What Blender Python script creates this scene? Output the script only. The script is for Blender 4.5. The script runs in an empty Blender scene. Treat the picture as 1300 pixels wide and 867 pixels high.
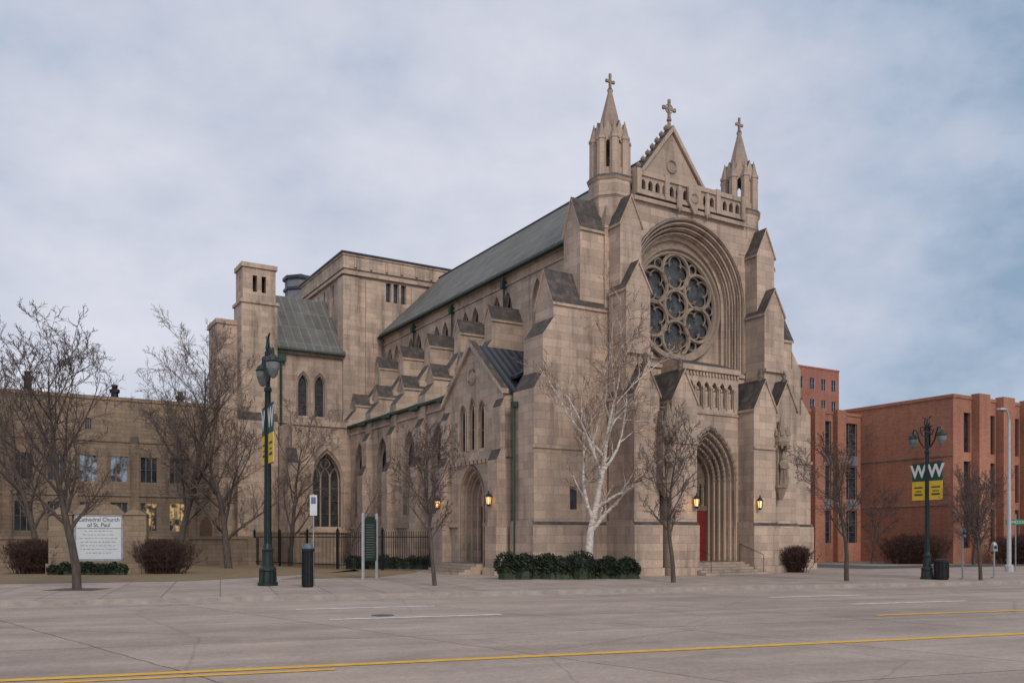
import bpy,bmesh,math,random
from mathutils import Vector, Matrix
from mathutils.geometry import tessellate_polygon
random.seed(7)
R=random.Random(11)
pi=math.pi
ANG=math.atan2(.513,.858); OX,OY=4.67,41.0
CA,SA=math.cos(ANG),math.sin(ANG)
def W(u,v,z=0): return Vector((OX+CA*u-SA*v, OY+SA*u+CA*v, z))
RANG=math.radians(18.5)
def RD(s,n,z=0): return Vector((s*math.cos(RANG)-n*math.sin(RANG), s*math.sin(RANG)+n*math.cos(RANG), z))
coll=bpy.context.scene.collection

# ---------------------------------------------------------------- materials
def newmat(name,rough=.85,metal=0):
    m=bpy.data.materials.new(name); m.use_nodes=True
    nt=m.node_tree; b=nt.nodes['Principled BSDF']
    b.inputs['Roughness'].default_value=rough; b.inputs['Metallic'].default_value=metal
    return m,nt,b
def nd(nt,t,**k):
    n=nt.nodes.new(t)
    for a,v in k.items():
        if a in n.inputs.keys(): n.inputs[a].default_value=v
        else: setattr(n,a,v)
    return n
def ramp(nt,stops):
    r=nt.nodes.new('ShaderNodeValToRGB'); e=r.color_ramp.elements
    e[0].position=stops[0][0]; e[0].color=(*stops[0][1],1)
    e[1].position=stops[-1][0]; e[1].color=(*stops[-1][1],1)
    for p,c in stops[1:-1]:
        x=e.new(p); x.color=(*c,1)
    return r
def mixc(nt,mode,fac,a,b):
    n=nt.nodes.new('ShaderNodeMix'); n.data_type='RGBA'; n.blend_type=mode
    for s,val in ((0,fac),(6,a),(7,b)):
        if hasattr(val,'links') or isinstance(val,bpy.types.NodeSocket): nt.links.new(val,n.inputs[s])
        elif s==0: n.inputs[0].default_value=val
        else: n.inputs[s].default_value=(*val,1)
    return n.outputs[2]
def noise(nt,vec,scale,detail=4,rough=.6):
    n=nd(nt,'ShaderNodeTexNoise'); n.inputs['Scale'].default_value=scale
    n.inputs['Detail'].default_value=detail; n.inputs['Roughness'].default_value=rough
    nt.links.new(vec,n.inputs['Vector']); return n
def mapping(nt,vec,scale=(1,1,1),loc=(0,0,0)):
    n=nd(nt,'ShaderNodeMapping'); n.inputs['Scale'].default_value=scale; n.inputs['Location'].default_value=loc
    nt.links.new(vec,n.inputs['Vector']); return n.outputs[0]
def bump(nt,b,h,strength=.4,dist=.02):
    n=nd(nt,'ShaderNodeBump'); n.inputs['Strength'].default_value=strength; n.inputs['Distance'].default_value=dist
    nt.links.new(h,n.inputs['Height']); nt.links.new(n.outputs[0],b.inputs['Normal'])
def math_(nt,op,a,b=None):
    n=nd(nt,'ShaderNodeMath',operation=op)
    for i,v in ((0,a),(1,b)):
        if v is None: continue
        if isinstance(v,bpy.types.NodeSocket): nt.links.new(v,n.inputs[i])
        else: n.inputs[i].default_value=v
    return n.outputs[0]

def masonry(name,c1,c2,mortar,bw,rh,ms,slope_dark=None,stain=.55,rough=.9,big=.25,blocks=False):
    m,nt,b=newmat(name,rough)
    tc=nd(nt,'ShaderNodeTexCoord'); uv=tc.outputs['UV']; ob=tc.outputs['Object']
    br=nd(nt,'ShaderNodeTexBrick'); br.inputs['Scale'].default_value=1
    br.inputs['Brick Width'].default_value=bw; br.inputs['Row Height'].default_value=rh
    br.inputs['Mortar Size'].default_value=ms; br.inputs['Mortar Smooth'].default_value=.5
    br.inputs['Color1'].default_value=(*c1,1); br.inputs['Color2'].default_value=(*c2,1); br.inputs['Mortar'].default_value=(*mortar,1)
    nt.links.new(uv,br.inputs['Vector'])
    n1=noise(nt,mapping(nt,ob,(1.3,1.3,.16)),1.1,7,.7)
    r1=ramp(nt,[(.30,(stain,stain*.97,stain*.94)),(.47,(.92,.92,.92)),(.7,(1.1,1.09,1.07))]); nt.links.new(n1.outputs[0],r1.inputs[0])
    col=mixc(nt,'MULTIPLY',1,br.outputs[0],r1.outputs[0])
    n2=noise(nt,ob,big,4,.6)
    r2=ramp(nt,[(.33,(.80,.79,.80)),(.66,(1.1,1.07,1.04))]); nt.links.new(n2.outputs[0],r2.inputs[0])
    col=mixc(nt,'MULTIPLY',1,col,r2.outputs[0])
    n3=noise(nt,ob,9,6,.75)
    r3=ramp(nt,[(.3,(.84,.84,.84)),(.7,(1.12,1.12,1.12))]); nt.links.new(n3.outputs[0],r3.inputs[0])
    col=mixc(nt,'MULTIPLY',1,col,r3.outputs[0])
    if slope_dark:
        g=nd(nt,'ShaderNodeNewGeometry'); sx=nd(nt,'ShaderNodeSeparateXYZ'); nt.links.new(g.outputs['True Normal'],sx.inputs[0])
        f=nd(nt,'ShaderNodeMapRange'); f.inputs[1].default_value=.15; f.inputs[2].default_value=.35
        nt.links.new(sx.outputs[2],f.inputs[0])
        n4=noise(nt,ob,2.6,5,.7); r4=ramp(nt,[(.45,(1,1,1)),(.78,(.72,.72,.72))])
        nt.links.new(n4.outputs[0],r4.inputs[0])
        ff=math_(nt,'MULTIPLY',f.outputs[0],r4.outputs[0])
        col=mixc(nt,'MIX',ff,col,slope_dark)
    nt.links.new(col,b.inputs['Base Color'])
    h=math_(nt,'ADD',math_(nt,'MULTIPLY',br.outputs['Fac'],-.5),math_(nt,'MULTIPLY',n3.outputs[0],.6))
    bump(nt,b,h,.55,.022)
    return m
STONE=masonry('limestone',(.61,.475,.372),(.43,.34,.275),(.36,.285,.23),.85,.36,.009,(.06,.052,.048),.46)
STONE2=masonry('trim_limestone',(.53,.42,.33),(.47,.37,.295),(.38,.31,.25),1.4,.5,.008,(.085,.075,.066),.5)
TRAC=masonry('tracery_stone',(.36,.285,.225),(.31,.25,.195),(.26,.21,.165),1.4,.5,.008,None,.55)
TANB=masonry('tan_stone',(.34,.26,.185),(.26,.2,.145),(.2,.15,.115),.6,.25,.012,(.09,.078,.065),.55)
BRICK=masonry('red_brick',(.50,.225,.145),(.40,.17,.11),(.44,.27,.2),.25,.085,.007,None,.8,.9,.12)
BRICKD=masonry('band_brick',(.42,.17,.12),(.34,.135,.095),(.36,.19,.15),.12,.2,.008,None,.85)
SHADEST=masonry('recess_shade_stone',(.2,.155,.12),(.15,.115,.09),(.11,.085,.07),.85,.36,.011,None,.6)  # darker copy of the limestone, shade of recesses put into its colour

def noisemat(name,c1,c2,scale=4,rough=.85,metal=0,stretch=(1,1,1),bmp=.2,detail=5,spec=.5):
    m,nt,b=newmat(name,rough,metal); tc=nd(nt,'ShaderNodeTexCoord')
    n=noise(nt,mapping(nt,tc.outputs['Object'],stretch),scale,detail,.65)
    r=ramp(nt,[(.33,c1),(.67,c2)]); nt.links.new(n.outputs[0],r.inputs[0]); nt.links.new(r.outputs[0],b.inputs['Base Color'])
    b.inputs['Specular IOR Level'].default_value=spec
    if bmp: bump(nt,b,n.outputs[0],bmp,.02)
    return m
COPPER=noisemat('copper_green',(.012,.045,.033),(.03,.075,.056),3,.6)
DKMETAL=noisemat('dark_metal',(.028,.035,.045),(.06,.07,.085),2,.45,.3)
IRON=noisemat('black_iron',(.008,.009,.01),(.02,.022,.024),6,.5,.3)
LAMPG=noisemat('dark_green_paint',(.006,.016,.014),(.014,.027,.023),5,.45)
RED=noisemat('red_door_paint',(.15,.008,.010),(.21,.014,.015),3,.5)
WOOD=noisemat('brown_door_wood',(.09,.05,.03),(.16,.09,.05),8,.6,0,(4,4,.5))
WHITE=noisemat('white_board',(.55,.60,.63),(.66,.70,.72),3,.5,bmp=0)
BWHITE=noisemat('banner_white',(.78,.79,.78),(.84,.85,.84),3,.6,bmp=0)
GREY=noisemat('galvanised_grey',(.28,.29,.3),(.42,.43,.44),5,.45,.4)
BLK=noisemat('black_letter',(.012,.012,.012),(.02,.02,.02),3,.6,bmp=0)
YEL=noisemat('banner_yellow',(.8,.5,.03),(.88,.58,.06),4,.7,bmp=0)
GRN=noisemat('banner_green',(.01,.07,.05),(.015,.10,.07),4,.7,bmp=0)
SGRN=noisemat('sign_green',(.014,.042,.03),(.018,.055,.04),4,.5,bmp=0)
PAINTW=noisemat('white_road_paint',(.55,.51,.47),(.85,.83,.80),6,.8)
PAINTY=noisemat('yellow_road_paint',(.62,.36,.05),(.85,.48,.03),5,.8)
BARK=noisemat('brown_bark',(.055,.043,.036),(.12,.095,.08),10,.9,0,(1,1,.3))
TWIG=noisemat('twig_bark',(.08,.056,.05),(.15,.108,.095),2,.9,bmp=0)
BIRCH=noisemat('birch_bark',(.30,.25,.21),(.86,.80,.73),4,.8,0,(1,1,3))
BTWIG=noisemat('birch_twig',(.19,.12,.08),(.34,.22,.155),2,.9,bmp=0)
PTWIG=noisemat('pale_twig',(.15,.11,.09),(.24,.18,.155),2,.9,bmp=0)
LEAFG=noisemat('evergreen_leaf',(.008,.018,.009),(.035,.052,.022),6,.7,bmp=0)
LEAFB=noisemat('brown_leaf',(.045,.022,.018),(.10,.055,.042),6,.8,bmp=0)
REDAW=noisemat('red_awning',(.5,.02,.03),(.6,.03,.04),4,.7,bmp=0)
LIGHTB=noisemat('pale_panel',(.4,.42,.45),(.5,.52,.55),4,.7,bmp=0)
GPAN=noisemat('grey_panel',(.14,.15,.17),(.22,.23,.26),4,.7,bmp=0)
HANG=noisemat('kerb_concrete',(.30,.255,.22),(.44,.38,.33),3,.9)
def glassmat(name,c1,c2,scale,lead=True,rough=.25):
    m,nt,b=newmat(name,rough); tc=nd(nt,'ShaderNodeTexCoord')
    n=noise(nt,tc.outputs['Object'],scale,3,.7); r=ramp(nt,[(.35,c1),(.65,c2)]); nt.links.new(n.outputs[0],r.inputs[0]); col=r.outputs[0]
    if lead:
        v=nd(nt,'ShaderNodeTexVoronoi'); v.inputs['Scale'].default_value=7; v.feature='DISTANCE_TO_EDGE'; nt.links.new(tc.outputs['Object'],v.inputs['Vector'])
        r2=ramp(nt,[(.02,(.25,.25,.25)),(.06,(1,1,1))]); nt.links.new(v.outputs[0],r2.inputs[0]); col=mixc(nt,'MULTIPLY',1,col,r2.outputs[0])
    nt.links.new(col,b.inputs['Base Color']); return m
STGLASS=glassmat('leaded_glass',(.016,.018,.021),(.055,.06,.066),3,True,.4)
ROSEG=glassmat('rose_glass',(.025,.027,.03),(.10,.105,.112),2.2,True,.5)
GLASS=glassmat('window_glass',(.015,.018,.024),(.05,.06,.075),1.2,False,.12)
def emis(name,c,s):
    m,nt,b=newmat(name,.4); b.inputs['Base Color'].default_value=(*c,1); b.inputs['Emission Color'].default_value=(*c,1); b.inputs['Emission Strength'].default_value=s; return m
WARM=emis('warm_lantern_glass',(1,.62,.28),.9)
def litglass(name,c,s):
    m,nt,b=newmat(name,.3); tc=nd(nt,'ShaderNodeTexCoord'); n=noise(nt,tc.outputs['Object'],2.6,2,.6); r=ramp(nt,[(.42,(.02,.02,.02)),(.62,c)]); nt.links.new(n.outputs[0],r.inputs[0])
    nt.links.new(r.outputs[0],b.inputs['Emission Color']); b.inputs['Emission Strength'].default_value=s; b.inputs['Base Color'].default_value=(.04,.04,.045,1); return m
WARMW=litglass('lit_window_glass',(1,.62,.25),.5)
COOLW=litglass('lit_cool_glass',(.6,.72,.85),.28)
GLOBE=noisemat('lamp_globe_glass',(.10,.12,.12),(.2,.22,.22),3,.2,bmp=0)
def roofmat():
    m,nt,b=newmat('slate_roof',.75); tc=nd(nt,'ShaderNodeTexCoord')
    br=nd(nt,'ShaderNodeTexBrick'); br.offset=0; br.inputs['Scale'].default_value=1; br.inputs['Brick Width'].default_value=.62; br.inputs['Row Height'].default_value=1.9
    br.inputs['Mortar Size'].default_value=.05; br.inputs['Mortar Smooth'].default_value=.2; br.inputs['Color1'].default_value=(.115,.114,.106,1); br.inputs['Color2'].default_value=(.15,.148,.138,1); br.inputs['Mortar'].default_value=(.21,.208,.195,1)
    nt.links.new(tc.outputs['UV'],br.inputs['Vector'])
    n=noise(nt,tc.outputs['Object'],.8,5,.7); r=ramp(nt,[(.3,(.7,.72,.70)),(.7,(1.2,1.18,1.15))]); nt.links.new(n.outputs[0],r.inputs[0])
    c=mixc(nt,'MULTIPLY',1,br.outputs[0],r.outputs[0]); nt.links.new(c,b.inputs['Base Color']); bump(nt,b,br.outputs['Fac'],.8,.05); return m
SLATE=roofmat()
def seam():
    m,nt,b=newmat('seamed_metal',.4,.2); tc=nd(nt,'ShaderNodeTexCoord')
    w=nd(nt,'ShaderNodeTexWave'); w.inputs['Scale'].default_value=.8; nt.links.new(tc.outputs['UV'],w.inputs['Vector'])
    r=ramp(nt,[(.85,(.03,.035,.045)),(1,(.09,.10,.12))]); nt.links.new(w.outputs[0],r.inputs[0]); nt.links.new(r.outputs[0],b.inputs['Base Color'])
    bump(nt,b,w.outputs[0],.6,.04); return m
SEAM=seam()

# ---------------------------------------------------------------- mesh builder
class MB:
    def __init__(s): s.v=[];s.f=[];s.m=[]
    def add(s,vs,fs,m=0):
        o=len(s.v); s.v+=[tuple(p) for p in vs]; s.f+=[[i+o for i in f] for f in fs]; s.m+=[m]*len(fs)
    def box(s,x0,x1,y0,y1,z0,z1,m=0):
        s.add([(x0,y0,z0),(x1,y0,z0),(x1,y1,z0),(x0,y1,z0),(x0,y0,z1),(x1,y0,z1),(x1,y1,z1),(x0,y1,z1)],
              [(0,3,2,1),(4,5,6,7),(0,1,5,4),(1,2,6,5),(2,3,7,6),(3,0,4,7)],m)
    def prism(s,poly,a0,a1,ax,m=0):
        n=len(poly)
        def P(p,a): return (a,p[0],p[1]) if ax=='u' else ((p[0],a,p[1]) if ax=='v' else (p[0],p[1],a))
        vs=[P(p,a0) for p in poly]+[P(p,a1) for p in poly]
        fs=[tuple(range(n)),tuple(range(2*n-1,n-1,-1))]+[(i,(i+1)%n,(i+1)%n+n,i+n) for i in range(n)]
        s.add(vs,fs,m)
    def ngon(s,cx,cy,r0,r1,z0,z1,n=8,rot=None,m=0):
        rot=pi/n if rot is None else rot
        vs=[(cx+r0*math.cos(rot+2*pi*i/n),cy+r0*math.sin(rot+2*pi*i/n),z0) for i in range(n)]+[(cx+r1*math.cos(rot+2*pi*i/n),cy+r1*math.sin(rot+2*pi*i/n),z1) for i in range(n)]
        s.add(vs,[tuple(range(n))[::-1],tuple(range(n,2*n))]+[(i,(i+1)%n,(i+1)%n+n,i+n) for i in range(n)],m)
    def lathe(s,cx,cy,z,prof,n=10,sx=1,sy=1,m=0):
        for (z0,r0),(z1,r1) in zip(prof[:-1],prof[1:]):
            vs=[(cx+sx*r0*math.cos(2*pi*i/n),cy+sy*r0*math.sin(2*pi*i/n),z+z0) for i in range(n)]+[(cx+sx*r1*math.cos(2*pi*i/n),cy+sy*r1*math.sin(2*pi*i/n),z+z1) for i in range(n)]
            s.add(vs,[(i,(i+1)%n,(i+1)%n+n,i+n) for i in range(n)],m)
    def tube(s,pts,r,n=5,closed=False,m=0):
        pts=[Vector(p) for p in pts]; N=len(pts); vs=[]
        for i,p in enumerate(pts):
            if closed: d=pts[(i+1)%N]-pts[i-1]
            else: d=pts[min(i+1,N-1)]-pts[max(i-1,0)]
            if d.length<1e-9: d=Vector((0,0,1))
            d.normalize(); a=d.orthogonal() if abs(d.y)>.95 else d.cross(Vector((0,1,0))); a.normalize(); b=d.cross(a)
            rr=r[i] if isinstance(r,(list,tuple)) else r
            vs+=[p+a*rr*math.cos(2*pi*k/n)+b*rr*math.sin(2*pi*k/n) for k in range(n)]
        fs=[]
        for i in range(N if closed else N-1):
            j=(i+1)%N
            fs+=[(i*n+k,i*n+(k+1)%n,j*n+(k+1)%n,j*n+k) for k in range(n)]
        if not closed: fs+=[tuple(range(n))[::-1],tuple(range((N-1)*n,N*n))]
        s.add(vs,fs,m)
    def ring(s,cx,cz,y,rad,r,n=20,k=5,m=0,plane='v'):
        s.tube([((cx+rad*math.cos(2*pi*i/n),y,cz+rad*math.sin(2*pi*i/n)) if plane=='v' else (y,cx+rad*math.cos(2*pi*i/n),cz+rad*math.sin(2*pi*i/n))) for i in range(n)],r,k,True,m)
    def gv(s,u0,u1,v0,v1,z0,ze,zr,m=0,cap=True):   # ridge along v
        um=(u0+u1)/2; s.prism([(u0,z0),(u1,z0),(u1,ze),(um,zr),(u0,ze)],v0,v1,'v',m)
        if cap:
            o=.07;k=(zr-ze)/(um-u0)
            s.prism([(u0-o,ze-o*k),(um,zr),(u1+o,ze-o*k),(u1+o,ze-o*k+.12),(um,zr+.14),(u0-o,ze-o*k+.12)],v0-o,v1+.0,'v',m)
    def gu(s,u0,u1,v0,v1,z0,ze,zr,m=0,cap=True,side=-1):
        vm=(v0+v1)/2; s.prism([(v0,z0),(v1,z0),(v1,ze),(vm,zr),(v0,ze)],u0,u1,'u',m)
        if cap:
            o=.07;k=(zr-ze)/(vm-v0); a,b=(u0-o,u1) if side<0 else (u0,u1+o)
            s.prism([(v0-o,ze-o*k),(vm,zr),(v1+o,ze-o*k),(v1+o,ze-o*k+.12),(vm,zr+.14),(v0-o,ze-o*k+.12)],a,b,'u',m)
def PP(plane,c,a,b,d=0): return (a,c+d,b) if plane=='v' else (c+d,a,b)
def panel(mb,plane,c,outer,holes=(),depth=.3,m=0,sgn=1):
    loops=[outer]+list(holes); flat=[p for L in loops for p in L]
    tris=tessellate_polygon([[Vector((a,b,0)) for a,b in L] for L in loops])
    mb.add([PP(plane,c,a,b) for a,b in flat],[tuple(t) for t in tris],m)
    for h in holes:
        n=len(h); mb.add([PP(plane,c,a,b) for a,b in h]+[PP(plane,c,a,b,depth*sgn) for a,b in h],[(i,(i+1)%n,(i+1)%n+n,i+n) for i in range(n)],m)
def gpanel(mb,plane,c,a0,a1,b0,b1,holes,depth):
    As=sorted(set([a0,a1]+[p[0] for h in holes for p in h])); Bs=sorted(set([b0,b1]+[p[1] for h in holes for p in h]))
    hb=[(min(p[0] for p in h),max(p[0] for p in h),min(p[1] for p in h),max(p[1] for p in h)) for h in holes]
    for x0,x1 in zip(As[:-1],As[1:]):
        for y0,y1 in zip(Bs[:-1],Bs[1:]):
            x,y=(x0+x1)/2,(y0+y1)/2
            if any(h[0]<x<h[1] and h[2]<y<h[3] for h in hb): continue
            mb.add([PP(plane,c,x0,y0),PP(plane,c,x1,y0),PP(plane,c,x1,y1),PP(plane,c,x0,y1)],[(0,1,2,3)])
    for h in holes:
        n=len(h); mb.add([PP(plane,c,a,b) for a,b in h]+[PP(plane,c,a,b,depth) for a,b in h],[(i,(i+1)%n,(i+1)%n+n,i+n) for i in range(n)])
def bridge(mb,plane,c,A,B,dA,dB,m=0):
    n=len(A); mb.add([PP(plane,c,a,b,dA) for a,b in A]+[PP(plane,c,a,b,dB) for a,b in B],[(i,(i+1)%n,(i+1)%n+n,i+n) for i in range(n)],m)
def arch(cx,w,z0,zs,zt,n=8):
    hw=w/2;h=zt-zs;Rr=(hw*hw+h*h)/(2*hw); th=math.acos(max(-1,min(1,(Rr-hw)/Rr)))
    L=[(cx-hw+Rr+Rr*math.cos(pi-th*i/n), zs+Rr*math.sin(th*i/n)) for i in range(n+1)]
    Rt=[(2*cx-a,b) for a,b in L[:-1]][::-1]
    return [(cx-hw,z0)]+L+Rt+[(cx+hw,z0)]
def rect(a0,a1,b0,b1): return [(a0,b0),(a0,b1),(a1,b1),(a1,b0)]

def finish(name,mb,mats,parent=None,origin=(0,0,0),uv=True,smooth=False):
    me=bpy.data.meshes.new(name)
    ox,oy,oz=origin
    me.from_pydata([(a-ox,b-oy,c-oz) for a,b,c in mb.v],[],mb.f)
    for mt in mats: me.materials.append(mt)
    me.polygons.foreach_set('material_index',mb.m)
    me.update()
    if uv:
        l=me.uv_layers.new(name='UVMap'); data=l.data; vv=me.vertices
        for p in me.polygons:
            nx,ny,nz=p.normal
            hl=math.hypot(nx,ny)
            for li in p.loop_indices:
                co=vv[me.loops[li].vertex_index].co
                if abs(nz)>.93 or hl<1e-6: data[li].uv=(co.x,co.y)
                else:
                    tx,ty=-ny/hl,nx/hl; sl=hl if hl>.3 else 1
                    data[li].uv=(co.x*tx+co.y*ty, co.z/sl)
    if smooth: me.polygons.foreach_set('use_smooth',[True]*len(me.polygons))
    ob=bpy.data.objects.new(name,me); coll.objects.link(ob)
    if parent: ob.parent=parent
    return ob
class Thing:
    def __init__(s,name,label,cat,loc,rot=0,org=(0,0,0),group=None,scale=1):
        e=bpy.data.objects.new(name,None); e.empty_display_size=.3; coll.objects.link(e)
        e.location=loc; e.rotation_euler=(0,0,rot); e.scale=(scale,)*3
        e['label']=label; e['category']=cat
        if group: e['group']=group
        s.e=e; s.org=org
    def part(s,name,mb,mats,parent=None,uv=True,label=None,smooth=False):
        o=finish(name,mb,mats,parent or s.e,s.org,uv,smooth)
        if label: o['label']=label
        return o
def text(body,size,mat,parent,loc,rot,name='lettering',ext=.004,off=0):
    cu=bpy.data.curves.new(name,'FONT'); cu.body=body; cu.size=size; cu.extrude=ext; cu.offset=off; cu.align_x='CENTER'; cu.align_y='CENTER'
    t=bpy.data.objects.new(name,cu); coll.objects.link(t)
    bpy.context.view_layer.update()
    me=bpy.data.meshes.new_from_object(t.evaluated_get(bpy.context.evaluated_depsgraph_get()))
    bpy.data.objects.remove(t); me.materials.clear(); me.materials.append(mat)
    o=bpy.data.objects.new(name,me); coll.objects.link(o); o.parent=parent; o.location=loc; o.rotation_euler=rot
    return o

def top_at(poly,a):
    best=-1e9
    n=len(poly)
    for i in range(n):
        (a0,b0),(a1,b1)=poly[i],poly[(i+1)%n]
        if a0!=a1 and min(a0,a1)<=a<=max(a0,a1): best=max(best,b0+(b1-b0)*(a-a0)/(a1-a0))
    return best
def window(T,plane,c,poly,depth,sgn=1,lights=2,mat=None,tmat=None,name='window',bars=True,circle=False,fr=.05):
    mat=mat or STGLASS; tmat=tmat or STONE2
    g=MB(); g.add([PP(plane,c,a,b,depth*sgn) for a,b in poly],[tuple(range(len(poly)))])
    w=T.part(name,g,[mat])
    t=MB(); A=[p[0] for p in poly]; B=[p[1] for p in poly]; a0,a1,b0,b1=min(A),max(A),min(B),max(B); d=(depth-.07)*sgn
    t.tube([PP(plane,c,a,b,d) for a,b in poly],fr,4,True)
    zs=b1-(a1-a0)*.75 if len(poly)>6 else b1
    for i in range(1,lights):
        a=a0+(a1-a0)*i/lights; zt=top_at(poly,a) if not circle else zs
        t.tube([PP(plane,c,a,b0,d),PP(plane,c,a,zt,d)],fr*.8,4)
    if circle:
        for i in range(lights):
            w_=(a1-a0)/lights; ar=arch(a0+w_*(i+.5),w_,zs-.3,zs-.3,zs+w_*.7,5)
            t.tube([PP(plane,c,a,b,d) for a,b in ar],fr*.7,4)
        t.ring((a0+a1)/2,zs+(a1-a0)*.38,c+d,(a1-a0)*.17,fr*.7,12,4,plane=plane)
    if bars:
        k=max(2,int((zs-b0)/.7))
        for i in range(1,k): 
            z=b0+(zs-b0)*i/k; t.tube([PP(plane,c,a0,z,d),PP(plane,c,a1,z,d)],.015,4)
    T.part('tracery',t,[tmat],parent=w)
    return w
def lantern(T,p):
    m=MB(); x,y,z=p
    m.ngon(x,y,.09,.13,z,z+.32,6); m2=MB(); m2.ngon(x,y,.18,.03,z+.32,z+.52,6); m2.ngon(x,y,.04,.11,z-.1,z,6)
    m2.tube([(x,y,z+.52),(x,y,z+.6)],.03,5)
    for i in range(6):
        a=2*pi*i/6+pi/6; m2.tube([(x+.095*math.cos(a),y+.095*math.sin(a),z),(x+.14*math.cos(a),y+.14*math.sin(a),z+.33)],.02,4)
    o=T.part('wall_lantern',m2,[IRON]); T.part('lantern_glass',m,[WARM],parent=o)
    l=bpy.data.lights.new('lantern_light','POINT'); l.energy=4; l.color=(1,.6,.28); l.shadow_soft_size=.15
    lo=bpy.data.objects.new('lantern_light',l); coll.objects.link(lo); lo.parent=o; lo.location=(x-.25-T.org[0],y-.25-T.org[1],z+.1)
    return o

# ================================================================ CATHEDRAL
C=Thing('cathedral','large tan limestone Gothic cathedral with rose window','church',(OX,OY,0),ANG)
CU=4.2
def Mr(u): return 2*CU-u
wall=MB()
hws=[3.6,3.42,3.24,3.06,2.9]; z0s=[9.95,10.1,10.22,10.32,10.4]
A=[arch(CU-.05,2*h,z0,13.4,13.4+h*1.02,14) for h,z0 in zip(hws,z0s)]
panel(wall,'v',-.8,rect(.45,7.95,0,17.6),[A[0]],.14)
d=.14
for i in range(4):
    bridge(wall,'v',-.8,A[i],A[i+1],d,d+.04); bridge(wall,'v',-.8,A[i+1],A[i+1],d+.04,d+.22); d+=.22
RCU,RCZ=CU-.08,13.2
circ=[(RCU+2.7*math.cos(2*pi*i/40),RCZ+2.7*math.sin(2*pi*i/40)) for i in range(40)]
panel(wall,'v',-.8+d,A[4],[circ],.35)
wall.box(.55,7.85,.62,1.3,0,17.5)
wall.box(.55,7.85,-.79,.6,17.3,17.58)
for side in (0,1):
    f=(lambda u:u) if side==0 else Mr
    def X(a,b): return (min(f(a),f(b)),max(f(a),f(b)))
    a,b=X(-.95,.6); wall.box(a,b,-.76,1.15,0,16.0)
    cx=f(0); wall.ngon(cx,.15,1.36,1.02,16.0,17.0,4,pi/4); wall.ngon(cx,0.1,1.03,1.03,14.5,18.2,8)
    wall.box(*X(-.98,.55),-.79,1.17,15.85,16.0)
mouldings=MB()
for cx in (0,Mr(0)):
    for z,r in ((18.2,1.14),(17.3,1.08)):
        mouldings.ngon(cx,.1,r-.08,r,z,z+.12,8); mouldings.ngon(cx,.1,r,r-.1,z+.12,z+.26,8)
mouldings.box(.6,7.8,-.98,-.78,17.42,17.6); mouldings.prism([(-.98,17.6),(-.78,17.6),(-.78,17.74)],.6,7.8,'u')
for (dd,hw,zz) in ((-.83,3.68,10.),(-.7,3.5,10.1),(-.5,3.33,10.2),(-.28,3.15,10.3)):
    ar=arch(CU-.05,2*hw,zz,13.4,13.4+hw*1.02,16); mouldings.tube([(a,dd,b) for a,b in ar],.055,5)
mouldings.box(.6,7.8,-.9,-.78,9.75,9.92)
C.part('moulding',mouldings,[STONE2])
C.part('facade_wall',wall,[STONE])
# rose: eight petal-like lobes round a centre
g=MB(); g.add([(a,.35,b) for a,b in circ],[tuple(range(40))]); rose=C.part('rose_window',g,[ROSEG])
t=MB(); yy=.18
t.ring(RCU,RCZ,.06,2.76,.12,48,6); t.ring(RCU,RCZ,yy,2.58,.13,48,6)
cs=[(RCU,RCZ,.72)]+[(RCU+1.64*math.cos(2*pi*k/6+pi/2),RCZ+1.64*math.sin(2*pi*k/6+pi/2),.86) for k in range(6)]
for j,(cx,cz,rr) in enumerate(cs):
    t.ring(cx,cz,yy,rr,.095,32,6)
    nf=4
    a0=0 if j==0 else 2*pi*(j-1)/6+pi/2
    for q in range(nf):
        b=a0+2*pi*q/nf; fo=rr*.47; fr=rr*.45
        pts=[(cx+fo*math.cos(b)+fr*math.cos(b+s_),yy+.04,cz+fo*math.sin(b)+fr*math.sin(b+s_)) for s_ in [(-2.0+4.0*i/12) for i in range(13)]]
        t.tube(pts,.036,4)
for k in range(6):
    a2=2*pi*k/6+pi/2+pi/6
    t.ring(RCU+2.2*math.cos(a2),RCZ+2.2*math.sin(a2),yy,.24,.045,14,4)
C.part('tracery',t,[TRAC],parent=rose)
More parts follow.
